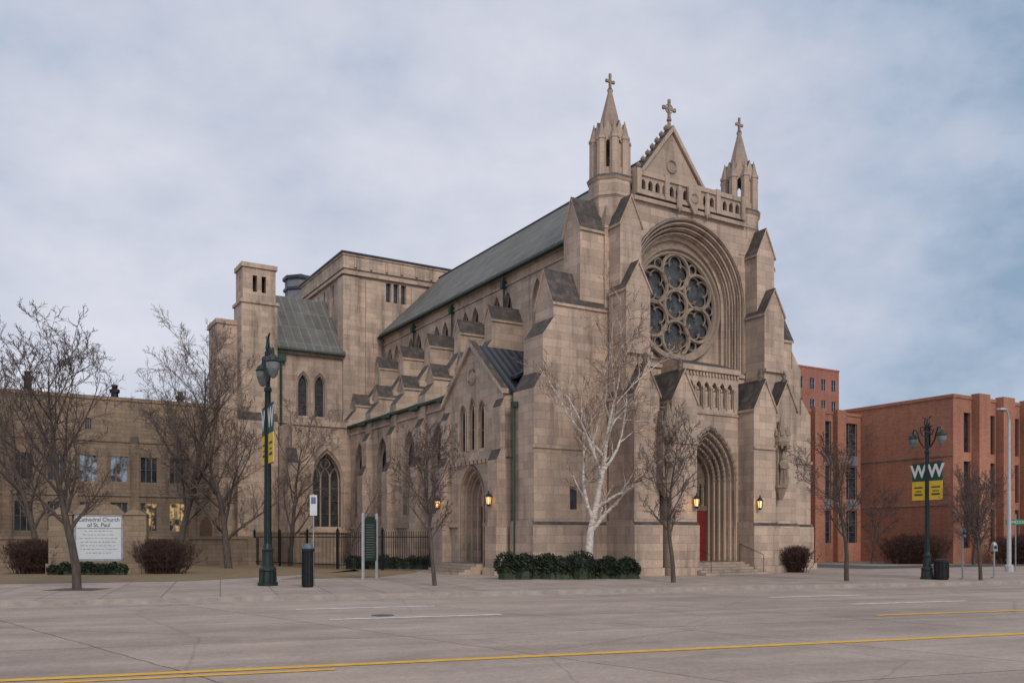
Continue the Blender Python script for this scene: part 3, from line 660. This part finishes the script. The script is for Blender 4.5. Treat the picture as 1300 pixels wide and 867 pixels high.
k=MB(); k.prism([(-1.2,2.3),(0,3.1),(0,2.3)],-1,4,'u'); T.part('awning',k,[REDAW])

# ================================================================ ground
def sheet(name,pts,z,mat,kind='structure',rot=0):
    mb=MB(); mb.add([(p[0],p[1],z) for p in pts],[tuple(range(len(pts)))]); o=finish(name,mb,[mat]); o['kind']=kind; return o
def roadmat():
    m,nt,b=newmat('concrete_road',.85); tc=nd(nt,'ShaderNodeTexCoord'); ob=tc.outputs['Object']
    n=noise(nt,mapping(nt,ob,(.1,.9,1)),1.0,6,.6); r=ramp(nt,[(.3,(.32,.245,.20)),(.5,(.41,.322,.268)),(.7,(.48,.385,.325))]); nt.links.new(n.outputs[0],r.inputs[0])
    n2=noise(nt,ob,14,6,.8); r2=ramp(nt,[(.3,(.75,.75,.75)),(.7,(1.14,1.14,1.14))]); nt.links.new(n2.outputs[0],r2.inputs[0])
    c=mixc(nt,'MULTIPLY',1,r.outputs[0],r2.outputs[0])
    n6=noise(nt,ob,.5,6,.75); r6=ramp(nt,[(.35,(.82,.82,.83)),(.6,(1.04,1.04,1.03))]); nt.links.new(n6.outputs[0],r6.inputs[0]); c=mixc(nt,'MULTIPLY',1,c,r6.outputs[0])
    nw=noise(nt,ob,1.5,3,.5); wob=math_(nt,'MULTIPLY',math_(nt,'SUBTRACT',nw.outputs[0],.5),.12)
    sx=nd(nt,'ShaderNodeSeparateXYZ'); nt.links.new(ob,sx.inputs[0])
    br=nd(nt,'ShaderNodeTexBrick'); br.offset=0; br.inputs['Scale'].default_value=1; br.inputs['Brick Width'].default_value=5.2; br.inputs['Row Height'].default_value=3.35; br.inputs['Mortar Size'].default_value=.022; br.inputs['Mortar Smooth'].default_value=.4
    br.inputs['Color1'].default_value=(1.05,1.05,1.04,1); br.inputs['Color2'].default_value=(.92,.92,.92,1); br.inputs['Mortar'].default_value=(.38,.35,.33,1)
    cx=nd(nt,'ShaderNodeCombineXYZ'); nt.links.new(math_(nt,'ADD',math_(nt,'ADD',sx.outputs[0],wob),math_(nt,'MULTIPLY',sx.outputs[1],.45)),cx.inputs[0]); nt.links.new(math_(nt,'ADD',math_(nt,'ADD',sx.outputs[1],.9),math_(nt,'MULTIPLY',wob,.5)),cx.inputs[1]); nt.links.new(cx.outputs[0],br.inputs['Vector'])
    c=mixc(nt,'MULTIPLY',1,c,br.outputs[0])
    v=nd(nt,'ShaderNodeTexVoronoi',feature='DISTANCE_TO_EDGE'); v.inputs['Scale'].default_value=.2
    n5=noise(nt,ob,1.2,5,.6); vm=mixc(nt,'MIX',.12,ob,n5.outputs['Color']); nt.links.new(vm,v.inputs['Vector'])
    r5=ramp(nt,[(.0,(.6,.58,.55)),(.005,(1,1,1))]); nt.links.new(v.outputs[0],r5.inputs[0]); c=mixc(nt,'MULTIPLY',.6,c,r5.outputs[0])
    nt.links.new(c,b.inputs['Base Color']); bump(nt,b,n2.outputs[0],.25,.01); return m
ROAD=roadmat()
def walkmat():
    m,nt,b=newmat('concrete_pavement',.88); tc=nd(nt,'ShaderNodeTexCoord'); ob=tc.outputs['Object']
    br=nd(nt,'ShaderNodeTexBrick'); br.offset=0; br.inputs['Scale'].default_value=1; br.inputs['Brick Width'].default_value=1.6; br.inputs['Row Height'].default_value=1.6; br.inputs['Mortar Size'].default_value=.018
    br.inputs['Color1'].default_value=(.43,.345,.29,1); br.inputs['Color2'].default_value=(.35,.28,.235,1); br.inputs['Mortar'].default_value=(.17,.14,.12,1); nt.links.new(ob,br.inputs['Vector'])
    n=noise(nt,ob,1.2,7,.75); r=ramp(nt,[(.3,(.66,.66,.66)),(.7,(1.15,1.15,1.15))]); nt.links.new(n.outputs[0],r.inputs[0])
    c=mixc(nt,'MULTIPLY',1,br.outputs[0],r.outputs[0]); nt.links.new(c,b.inputs['Base Color']); bump(nt,b,n.outputs[0],.2,.01); return m
WALK=walkmat()
def lawnmat():
    m,nt,b=newmat('winter_lawn',.95); tc=nd(nt,'ShaderNodeTexCoord'); ob=tc.outputs['Object']
    n=noise(nt,ob,.5,8,.75); r=ramp(nt,[(.3,(.17,.115,.065)),(.5,(.27,.19,.11)),(.62,(.22,.18,.09)),(.75,(.33,.24,.15))]); nt.links.new(n.outputs[0],r.inputs[0])
    n2=noise(nt,ob,30,4,.8); c=mixc(nt,'OVERLAY',.7,r.outputs[0],n2.outputs[0]); nt.links.new(c,b.inputs['Base Color']); bump(nt,b,n2.outputs[0],.8,.05); return m
LAWN=lawnmat()
ASPH=noisemat('asphalt',(.07,.064,.06),(.12,.11,.105),5,.9)
GEN=noisemat('far_ground',(.2,.17,.145),(.29,.25,.215),.3,.95)
def rsheet(name,s0,s1,n0,n1,z,mat,kind='structure'):
    mb=MB(); mb.add([(s0,n0,z),(s1,n0,z),(s1,n1,z),(s0,n1,z)],[(0,1,2,3)]); o=finish(name,mb,[mat]); o.rotation_euler=(0,0,RANG); o['kind']=kind; return o
NK=26.1
rsheet('ground',-900,900,NK+.3,1500,-.008,GEN)
rsheet('road',-600,600,-60,NK,-.12,ROAD)
mb=MB(); mb.box(-300,300,NK,NK+.32,-.2,.006); o=finish('kerb',mb,[HANG]); o.rotation_euler=(0,0,RANG); o['kind']='structure'
mb=MB(); mb.add([(-300,NK-.75,-.116),(300,NK-.75,-.116),(300,NK,-.116),(-300,NK,-.116)],[(0,1,2,3)]); o=finish('gutter_strip',mb,[HANG]); o.rotation_euler=(0,0,RANG); o['kind']='structure'
rsheet('pavement',-300,300,NK+.32,44,0,WALK)
for k_,(nn,wd,segs) in enumerate(((12.56,.21,[(-100,200)]),(12.18,.14,[(-100,1.5)]),(16.6,.2,[(14.5,200)]),(19.6,.2,[(2.3+14*i,6.3+14*i) for i in range(-3,8)]),(22.6,.2,[(1.8+14*i,5.4+14*i) for i in range(-3,8)]))):
    mb=MB()
    for a,b in segs: mb.add([(a,nn-wd/2,-.112),(b,nn-wd/2,-.112),(b,nn+wd/2,-.112),(a,nn+wd/2,-.112)],[(0,1,2,3)])
    o=finish('road_marking',mb,[PAINTY if k_<3 else PAINTW]); o.rotation_euler=(0,0,RANG); o['kind']='structure'
sheet('lawn',[RD(-60,36.2)[:2],RD(-1.2,36.2)[:2],(-7.6,44),(-13,60),(-60,44)],.008,LAWN)
sheet('lawn',[RD(2.3,36.6)[:2],RD(6.4,37.2)[:2],(-4.6,42.6),(-5.6,48),(-9.0,54),(-8.4,46)],.008,LAWN)
sheet('side_street',[W(15.5,-2)[:2],W(20.5,-2)[:2],W(20.5,200)[:2],W(15.5,200)[:2]],.005,ASPH)
sheet('side_street',[W(15.5,-2.2)[:2],W(60,-8)[:2],W(60,-4)[:2],W(15.5,1.0)[:2]],.009,ASPH)

# ================================================================ vegetation
def taper(mb,pts,rs,n):
    vs=[];N=len(pts)
    for i,p in enumerate(pts):
        d=(pts[min(i+1,N-1)]-pts[max(i-1,0)]).normalized(); a=d.orthogonal().normalized(); b=d.cross(a)
        for k in range(n):
            c=2*pi*k/n; vs.append(p+a*(rs[i]*math.cos(c))+b*(rs[i]*math.sin(c)))
    mb.add(vs,[(i*n+k,i*n+(k+1)%n,(i+1)*n+(k+1)%n,(i+1)*n+k) for i in range(N-1) for k in range(n)])
def tree(label,x,y,h,spread,seed,r0,clear=.28,counts=(13,7,6,4),bark=BARK,twig=TWIG,up=.55,multi=1,droop=0,wob=.12,z=0,tw=.010,group='bare winter trees',fork=.3,limbs=None,rk=.58):
    rn=random.Random(seed); T=Thing('tree',label,'tree',(x,y,z),0,group=group)
    tr=MB(); cr=MB()
    def vec(s=1): return Vector((rn.uniform(-s,s),rn.uniform(-s,s),rn.uniform(-s,s)))
    def grow(p,d,L,r,lev):
        ns=(9,6,5,4,3)[lev]; pts=[p.copy()]; rs=[r]; q=p.copy(); dd=d.copy()
        for i in range(ns):
            dd=(dd+vec(wob*(1+.5*lev))+Vector((0,0,(.06 if lev else .02)*(1-droop*lev)))).normalized(); q=q+dd*(L/ns); pts.append(q.copy()); t=(i+1)/ns; rs.append(max(r*(1-t*.86),tw*.5))
        taper(tr if lev<=(limbs or 1) else cr,pts,rs,(9,6,4,3,3)[lev])
        if lev>=len(counts): return
        cnt=counts[lev]; lo=clear if lev==0 else .15
        for k in range(cnt):
            t=lo+(1-lo)*((k+rn.random()*.9)/cnt); t=min(t,.985); fi=t*ns; i=int(fi); fr=fi-i
            bp=pts[i].lerp(pts[min(i+1,ns)],fr); br=rs[i]*(1-fr)+rs[min(i+1,ns)]*fr; bd=(pts[min(i+1,ns)]-pts[i]).normalized()
            az=rn.uniform(0,2*pi) if lev else k*2.4+rn.uniform(-.4,.4)
            s=bd.orthogonal().normalized(); s=(Matrix.Rotation(az,3,bd)@s)
            ang=math.radians(rn.uniform(32,58) if lev==0 else rn.uniform(25,60)); 
            nd_=(bd*math.cos(ang)+s*math.sin(ang)); nd_.z+= up*.35 if lev<2 else 0; nd_.normalize()
            if lev==0: nl=spread*(.62+.55*math.sin(pi*min(1,(1-(t-lo)/(1-lo))*.75+.12)))*rn.uniform(.8,1.15)
            else: nl=L*rn.uniform(.35,.6)*(1.1-.5*t)
            grow(bp,nd_,nl,max(min(br*(rk+.04),r*rk*.85),tw),lev+1)
    for m_ in range(multi):
        if multi==1: dd=Vector((rn.uniform(-.05,.05),rn.uniform(-.05,.05),1)); hh=h*.9
        else:
            a=m_*2*pi/multi+rn.random(); dd=Vector((fork*math.cos(a),fork*math.sin(a),1)); hh=h*rn.uniform(.8,.95)
        grow(Vector((0,0,-.05)),dd.normalized(),hh,r0*(1 if multi==1 else .8),0)
    T.part('trunk',tr,[bark],uv=False,smooth=True); T.part('crown',cr,[twig],uv=False)
    return T
def P(x,base):
    Y=1.7*1107/(base-682.0); return (x-650)/1107*Y,Y
tx,ty=P(98,748); tree('bare street tree on the pavement beside a lawn',tx,ty,7.6,2.8,3,.15,.25,(17,8,6,5),up=.6)
tree('tall slender bare tree behind a low stone wall',-18.8,49,12.6,3.8,5,.2,.2,(18,8,7,5),twig=PTWIG,up=.75,tw=.012)
tree('spreading bare tree beside the fence',-15.6,48,8.4,4.6,8,.22,.18,(15,8,7,5),up=.2,multi=1,tw=.012)
tree('bare tree beside the church garden wall',-13.2,52,8.2,3.0,21,.16,.2,(13,7,6,5),tw=.012,twig=PTWIG)
tree('bare tree on winter lawn',-25.5,47,9.8,3.8,31,.19,.2,(14,8,6,5),tw=.012)
tree('small bare sapling beside the church wall',-9.0,48,5.2,1.5,33,.05,.2,(12,6,5),twig=PTWIG)
tx,ty=P(552,743); tree('small bare street tree on the pavement',tx,ty,5.4,1.75,9,.085,.34,(14,8,6,4))
tree('tall spreading pale barked birch among evergreen bushes',3.1,36.3,9.6,3.6,52,.19,.2,(13,7,6,5),bark=BIRCH,twig=BTWIG,up=.75,multi=1,wob=.13,tw=.012,limbs=2,rk=.66)
tx,ty=P(855,739); tree('small bare street tree before the church portal',tx,ty,6.0,1.75,14,.095,.32,(13,8,6,4))
tx,ty=P(1075,737); tree('small bare street tree before the brick building',tx,ty,5.3,1.8,16,.10,.3,(13,8,6,4))
tx,ty=P(1245,736); tree('low rounded bare street tree',tx,ty,3.4,1.6,18,.08,.34,(14,8,6,4))
tree('bare tree beside the brick wall',29.0,54.8,5.0,2.3,19,.11,.2,(14,8,6,4))
tree('small bare tree by the side street',23.5,57,4.4,1.7,23,.07,.2,(12,7,6,4))
def shrub(name,label,loc,size,n,mat,seed,leaf=.06,cat='bush',rot=0,group='shrubs',lk=9):
    rn=random.Random(seed); T=Thing(name,label,cat,loc,rot,group=group); mb=MB(); sx,sy,sz=size
    nl=max(7,int(sx*lk)); lumps=[((-.92+1.84*i/(nl-1))*sx,rn.uniform(-.5,.5)*sy,rn.uniform(.35,.6)*sz,rn.uniform(.28,.42)) for i in range(nl)]
    for i in range(n):
        lx,ly,lz,lr=rn.choice(lumps); a=rn.uniform(0,2*pi); e=math.asin(rn.uniform(-.9,1)); q=rn.uniform(.4,1.25)**.5
        p=Vector((lx+q*lr*sz*1.2*math.cos(a)*math.cos(e),ly+q*lr*sz*math.sin(a)*math.cos(e),max(.02,lz+q*lr*sz*math.sin(e)*1.1)))
        d=Vector((rn.gauss(0,1),rn.gauss(0,1),rn.gauss(0,1))).normalized(); s=d.orthogonal().normalized(); t=d.cross(s); L=leaf*rn.uniform(.6,1.6)
        mb.add([p-s*L*.4,p+t*L,p+s*L*.4,p-t*L],[(0,1,2,3)])
    for l in lumps: mb.lathe(l[0],l[1],0,[(0,.35*sz),(l[2]*.6,l[3]*sz*.8),(l[2]+l[3]*sz*.4,l[3]*sz*.45),(l[2]+l[3]*sz*.65,0)],7)
    T.part('foliage',mb,[mat],uv=False); return T
shrub('shrub','long dense dark evergreen bush at the church base',(1.3,35.8,0),(1.65,.6,1.1),14000,LEAFG,1)
shrub('shrub','dense dark evergreen bush below the birch',(3.9,36.1,0),(1.2,.5,.92),9000,LEAFG,2)
shrub('shrub','low clipped evergreen hedge before the stone sign',(-19.2,39.5,0),(1.7,.35,.6),7000,LEAFG,4)
def twigshrub(label,loc,size,seed,n=260):
    rn=random.Random(seed); T=Thing('shrub',label,'bush',loc,0,group='shrubs'); mb=MB(); sx,sy,sz=size
    for i in range(n):
        p=Vector((rn.gauss(0,.42)*sx,rn.gauss(0,.4)*sy,0)); d=Vector((p.x/sx*.25+rn.gauss(0,.22),p.y/sy*.25+rn.gauss(0,.22),1)).normalized(); L=sz*rn.uniform(.75,1.02); pts=[p]; rs=[.014]
        for j in range(4):
            d=(d+Vector((rn.gauss(0,.15),rn.gauss(0,.15),.0))).normalized(); pts.append(pts[-1]+d*L/4); rs.append(.014-.0025*(j+1))
            for q in range(4):
                e=(d+Vector((rn.gauss(0,.8),rn.gauss(0,.8),rn.gauss(0,.3)))).normalized(); taper(mb,[pts[-1],pts[-1]+e*L*.14,pts[-1]+e*L*.14+Vector((rn.gauss(0,.03),rn.gauss(0,.03),L*.07))],[.009,.007,.005],3)
        taper(mb,pts,rs,3)
    T.part('branches',mb,[LEAFB],uv=False); return T
twigshrub('leafless reddish brown bush beside the stone sign',(-16.4,41,0),(.85,.6,1.45),5,480)
twigshrub('leafless reddish brown bush beside the stone sign',(-22.5,41,0),(.8,.6,1.45),6,480)
twigshrub('brown bush beside the church corner',(13.9,42.6,0),(.45,.4,1.15),7,240)
twigshrub('brown bush against the brick wall',(26.0,56.5,0),(1.6,.8,1.7),8,520)
twigshrub('brown bush against the brick wall',(33.0,56,0),(1.8,.8,1.7),9,520)
shrub('shrub','low evergreen planting behind the iron fence',(-6.5,47,0),(2.4,.6,.8),6000,LEAFG,10)
# ================================================================ street furniture
def fence(x0,y0,x1,y1,label):
    L=math.hypot(x1-x0,y1-y0); a=math.atan2(y1-y0,x1-x0); T=Thing('iron_fence',label,'fence',(x0,y0,0),a,group='iron fences')
    k=MB(); n=int(L/.14)
    for i in range(n+1): x=i*L/n; k.box(x-.012,x+.012,-.012,.012,.08,1.95); k.ngon(x,0,.025,0,1.95,2.05,4)
    T.part('pickets',k,[IRON],uv=False)
    k=MB(); k.box(0,L,-.022,.022,.22,.27); k.box(0,L,-.022,.022,1.7,1.75); T.part('rail',k,[IRON],uv=False)
    m=max(1,int(L/2.4))
    for i in range(m+1):
        x=i*L/m; k=MB(); k.box(x-.05,x+.05,-.05,.05,0,2.05); k.ngon(x,0,.09,.09,2.05,2.1,4,pi/4); k.ngon(x,0,.07,0,2.1,2.25,4,pi/4); T.part('post',k,[IRON],uv=False)
fence(-15.8,53.5,-9.3,46.5,'black iron picket fence around the church garden')
fence(-9.3,46.5,-4.1,43.6,'black iron picket fence beside the church porch')
T=Thing('garden_wall','low tan stone garden wall with coping','wall',(-15.9,53.6,0),math.atan2(-3.2,-19))
k=MB(); k.box(0,32,-.2,.2,0,1.6); k.box(-.05,32,-.28,.28,1.6,1.78)
for i in range(8): k.box(i*4-.3,i*4+.3,-.3,.3,0,1.68)
T.part('wall',k,[TANB])
T=Thing('church_sign','stone framed white notice board with black lettering','sign',(-19.35,40.9,0),math.radians(12))
k=MB()
for sg in (-1,1):
    k.box(sg*1.62-.5,sg*1.62+.5,-.3,.3,0,2.75); k.box(sg*1.62-.6,sg*1.62+.6,-.38,.38,0,.5); k.prism([(sg*1.62-.58,2.75),(sg*1.62+.58,2.75),(sg*1.62,3.1)],-.36,.36,'v')
k.box(-1.12,1.12,-.2,.2,0,.6); k.prism([(-1.2,2.75),(1.2,2.75),(.8,3.2),(0,3.35),(-.8,3.2)],-.15,.15,'v')
T.part('stone_surround',k,[TANB])
k=MB(); k.box(-.98,.98,-.12,.0,.7,2.7); bd=T.part('notice_board',k,[WHITE])
k=MB(); k.box(-1.08,1.08,-.15,.03,.6,.7); k.box(-1.08,1.08,-.15,.03,2.7,2.78); k.box(-1.08,-.98,-.15,.03,.6,2.78); k.box(.98,1.08,-.15,.03,.6,2.78); k.box(-.98,.98,-.135,.0,2.12,2.16); T.part('frame',k,[GREY])
text('Cathedral Church',.25,BLK,T.e,(0,-.126,2.53),(pi/2,0,0)); text('of St. Paul',.25,BLK,T.e,(0,-.126,2.28),(pi/2,0,0))
k=MB()
for i in range(7):
    wd=R.uniform(.45,.85); z=1.98-.17*i; x=-wd
    while x<wd:
        l=R.uniform(.06,.2); k.box(x,min(x+l,wd),-.124,-.119,z,z+.04); x+=l+.05
T.part('notice_text_line',k,[GREY])
T=Thing('historical_marker','narrow green plaque between two pale posts','plaque',(-5.8,35.6,0),math.radians(66))
k=MB(); k.box(-.42,.42,-.03,.03,.75,2.4); k.prism([(-.42,2.4),(.42,2.4),(.25,2.55),(-.25,2.55)],-.03,.03,'v'); T.part('plaque',k,[SGRN])
for sg in (-1,1):
    k=MB(); k.box(sg*.5-.04,sg*.5+.04,-.04,.04,0,2.6); k.ngon(sg*.5,0,.07,.02,2.6,2.7,4,pi/4); T.part('post',k,[LIGHTB])
k=MB()
for i in range(14):
    z=2.2-.1*i; k.box(-.32,.32-.1*R.random(),-.034,-.031,z,z+.02)
T.part('raised_text_line',k,[GREY])
def streetlamp(x,y,H,label,ex_):
    s=H/9.0; T=Thing('street_lamp',label,'street lamp',(x,y,0),RANG+pi/2+math.radians(ex_),group='ornamental street lamps',scale=s)
    k=MB(); k.lathe(0,0,0,[(0,.36),(.12,.36),(.14,.3),(.5,.27),(.55,.31),(.62,.3),(.7,.22),(1.2,.19),(1.28,.23),(1.36,.17),(1.5,.13)],12)
    for i in range(8): a=2*pi*i/8; k.tube([(.29*math.cos(a),.29*math.sin(a),.14),(.27*math.cos(a),.27*math.sin(a),.52)],.03,4)
    T.part('base',k,[LAMPG],uv=False,smooth=False)
    k=MB(); k.lathe(0,0,0,[(1.5,.12),(6.9,.085),(6.95,.14),(7.05,.14),(7.1,.085),(8.0,.07),(8.05,.13),(8.15,.12),(8.2,.05),(8.5,.09),(8.65,.05),(9.0,0)],12)
    for i in range(8): a=2*pi*i/8; k.tube([(.12*math.cos(a),.12*math.sin(a),1.5),(.088*math.cos(a),.088*math.sin(a),6.9)],.018,4)
    T.part('pole',k,[LAMPG],uv=False)
    for sg in (-1,1):
        k=MB(); k.tube([(0,0,7.2),(sg*.25,0,7.3),(sg*.5,0,7.65),(sg*.6,0,8.0),(sg*.72,0,8.3),(sg*.9,0,8.3),(sg*.95,0,8.1)],.045,6)
        k.tube([(sg*.07,0,7.9),(sg*.3,0,7.95),(sg*.45,0,8.2),(sg*.4,0,8.42),(sg*.22,0,8.4),(sg*.2,0,8.22),(sg*.32,0,8.2)],.035,5)
        k.tube([(sg*.05,0,8.3),(sg*.18,0,8.6),(sg*.12,0,8.85),(sg*.3,0,8.95)],.035,5)
        a=T.part('arm',k,[LAMPG],uv=False)
        k=MB(); k.lathe(sg*.95,0,7.0,[(1.12,.04),(1.05,.1),(.98,.2),(.88,.24),(.84,.27),(.8,.25)],12); T.part('lamp_shade',k,[LAMPG],parent=a,uv=False)
        k=MB(); k.lathe(sg*.95,0,7.0,[(.8,.24),(.6,.22),(.4,.15),(.28,.08),(.24,0)],12); T.part('lamp_globe',k,[GLOBE],parent=a,uv=False,smooth=True)
        k=MB(); x0,x1=(.14,1.0) if sg>0 else (-1.0,-.14)
        k.box(x0,x1,-.012,.012,4.35,5.4,1); k.box(x0,x1,-.012,.012,5.4,6.4,0)
        b=T.part('banner',k,[GRN,YEL],uv=False); c=(x0+x1)/2
        for fy,rt in ((-.016,0),(.016,pi)):
            text('W',.98,BWHITE,T.e,(c,fy*1.1,5.92),(pi/2,0,rt),name='banner_lettering',ext=.001,off=.03).parent=b
            for (hw,z0,z1) in ((.28,4.62,4.72),(.2,4.82,4.88),(.28,5.02,5.1)):
                m=MB(); m.box(c-hw,c+hw,fy-.001,fy+.001,z0,z1); T.part('banner_text_line',m,[GRN],parent=b,uv=False)
        for zz in (6.43,4.33):
            k=MB(); k.tube([(0,0,zz),(x1 if sg>0 else x0,0,zz)],.02,5); T.part('banner_bracket',k,[LAMPG],uv=False)
lx,ly=P(340,743); streetlamp(lx,ly,8.9,'dark green ornamental lamp post with yellow and green banners',8)
lx,ly=P(1177,735); streetlamp(lx,ly,6.65,'dark green twin lamp post with banners by the kerb',5)
def bin_(x,y,h,r,label,g):
    T=Thing('litter_bin',label,'bin',(x,y,0),0,group='black litter bins'); k=MB()
    k.lathe(0,0,0,[(0,r*.9),(.05,r),(h*.8,r),(h*.82,r*1.08),(h*.88,r*1.08)],14)
    for i in range(14): a=2*pi*i/14; k.tube([(r*math.cos(a),r*math.sin(a),.06),(r*math.cos(a),r*math.sin(a),h*.8)],.018,4)
    T.part('body',k,[IRON],uv=False); k=MB(); k.lathe(0,0,0,[(h*.88,r*1.05),(h*.96,r*.8),(h,r*.3),(h,0)],14); T.part('lid',k,[g],uv=False)
x,y=P(391,745); bin_(x,y,1.5,.2,'tall black litter bin with blue lid beside a pole',noisemat('blue_grey_lid',(.06,.1,.15),(.1,.15,.2),4,.5))
x,y=P(1195,735.5); bin_(x,y,.85,.27,'black slatted litter bin by the lamp post',IRON)
x,y=P(398,745)
T=Thing('bus_stop_sign','slim grey pole with small white sign plate','street sign',(x,y,0),.2); k=MB(); k.tube([(0,0,0),(0,0,3.2)],.025,6); T.part('pole',k,[GREY],uv=False)
k=MB(); k.box(-.12,.12,-.045,-.03,2.45,3.15); T.part('sign_plate',k,[WHITE]); SB=noisemat('sign_blue',(.1,.14,.24),(.12,.17,.28),4,.5)
k=MB(); k.box(-.08,.08,-.05,-.046,2.85,3.08); T.part('printed_panel',k,[SB])
def meter(px_,base,h):
    x,y=P(px_,base); T=Thing('parking_meter','grey parking meter on slim post','parking meter',(x,y,0),.3,group='parking meters')
    k=MB(); k.tube([(0,0,0),(0,0,h-.35)],.035,6); k.lathe(0,0,0,[(0,.12),(.04,.12),(.06,.04)],8); T.part('post',k,[GREY],uv=False)
    k=MB(); k.box(-.11,.11,-.08,.08,h-.38,h-.12); k.lathe(0,0,h-.12,[(0,.13),(.1,.1),(.15,0)],8,1,.8); T.part('head',k,[GREY],uv=False)
    k=MB(); k.box(-.07,.07,-.09,-.08,h-.28,h-.16); T.part('display',k,[BLK],uv=False)
meter(1222,735,2.1); meter(1262,733,1.5)
x,y=P(1281,725); T=Thing('light_pole','tall pale grey roadside light pole with curved arm','street lamp',(x,y,0),RANG)
k=MB(); k.lathe(0,0,0,[(0,.2),(.3,.2),(.35,.11),(7.6,.06)],10); T.part('pole',k,[LIGHTB],uv=False)
k=MB(); k.tube([(0,0,7.4),(-.15,-.1,7.8),(-.5,-.3,8.0),(-.9,-.5,8.0)],.04,6); T.part('arm',k,[LIGHTB],uv=False)
k=MB(); k.lathe(-1.1,-.6,7.9,[(0,.1),(.05,.17),(.14,.15),(.18,0)],8,2,1); T.part('lamp_head',k,[GREY],uv=False)
x,y=P(1272,724); T=Thing('street_name_sign','green street name sign on slim grey pole','street sign',(x+.7,y,0),.25)
k=MB(); k.tube([(0,0,0),(0,0,2.9)],.03,6); T.part('pole',k,[GREY],uv=False); k=MB(); k.box(-.6,.6,-.02,.02,2.35,2.62); T.part('name_plate',k,[noisemat('street_sign_green',(.005,.16,.08),(.01,.2,.1),4,.5,bmp=0)]); text('HANCOCK',.2,WHITE,T.e,(0,-.026,2.485),(pi/2,0,0))
mb=MB(); c=RD(3.6,20.3); mb.ngon(c.x,c.y,.27,.27,-.119,-.114,20); o=finish('manhole_cover',mb,[ASPH],uv=False); o['label']='round dark iron manhole cover in the road'; o['category']='manhole cover'
mb=MB(); c=P(98,748); mb.box(c[0]-.8,c[0]+.8,c[1]-.7,c[1]+.7,.001,.006); o=finish('tree_pit',mb,[BARK],uv=False); o['kind']='structure'

# ================================================================ sky, light, camera
wd=bpy.data.worlds.new('World'); bpy.context.scene.world=wd; wd.use_nodes=True; nt=wd.node_tree; bg=nt.nodes['Background']
SE,SR=math.radians(36),math.radians(155)
sky=nd(nt,'ShaderNodeTexSky'); sky.sky_type='NISHITA'; sky.sun_disc=False; sky.sun_elevation=SE; sky.sun_rotation=SR
tc=nd(nt,'ShaderNodeTexCoord'); g=tc.outputs['Generated']
n1=noise(nt,mapping(nt,g,(1.3,1.3,2.0),(.3,.1,.5)),1.5,5,.5); n1.inputs['Distortion'].default_value=.2
n2=noise(nt,mapping(nt,g,(1.6,1.6,2.6),(1.3,2,.2)),5,6,.55)
s=math_(nt,'ADD',math_(nt,'MULTIPLY',n1.outputs[0],.66),math_(nt,'MULTIPLY',n2.outputs[0],.34))
sx=nd(nt,'ShaderNodeSeparateXYZ'); nt.links.new(g,sx.inputs[0])
bias=math_(nt,'ADD',math_(nt,'MULTIPLY',math_(nt,'MAXIMUM',math_(nt,'MULTIPLY',sx.outputs[0],sx.outputs[2]),0.0),-.48),math_(nt,'MULTIPLY',math_(nt,'POWER',math_(nt,'ABSOLUTE',sx.outputs[0]),2.0),-.08))
s=math_(nt,'ADD',s,bias)
rc_=ramp(nt,[(.26,(.28,.39,.53)),(.36,(.46,.535,.67)),(.46,(.60,.63,.74)),(.60,(.74,.75,.83))]); nt.links.new(s,rc_.inputs[0])
skys=nt.nodes.new('ShaderNodeVectorMath'); skys.operation='SCALE'; skys.inputs[3].default_value=.1; nt.links.new(sky.outputs[0],skys.inputs[0])
c=mixc(nt,'MIX',.94,skys.outputs[0],rc_.outputs[0]); nt.links.new(c,bg.inputs[0]); bg.inputs[1].default_value=1.0
sl=bpy.data.lights.new('sun','SUN'); sl.energy=1.5; sl.angle=math.radians(18); sl.color=(1,.89,.78); so=bpy.data.objects.new('sun',sl); coll.objects.link(so)
dv=Vector((math.sin(SR)*math.cos(SE),math.cos(SR)*math.cos(SE),math.sin(SE))); so.rotation_euler=dv.to_track_quat('Z','Y').to_euler(); so.location=(0,0,60)
cam=bpy.data.cameras.new('camera'); co=bpy.data.objects.new('camera',cam); coll.objects.link(co); co.location=(0,0,1.7); co.rotation_euler=(pi/2,0,0)
cam.sensor_width=36; cam.lens=36*1107/1300; cam.shift_y=248.5/1300; cam.clip_end=3000
sc=bpy.context.scene; sc.camera=co; sc.view_settings.view_transform='Standard'; sc.view_settings.look='None'; sc.view_settings.exposure=0
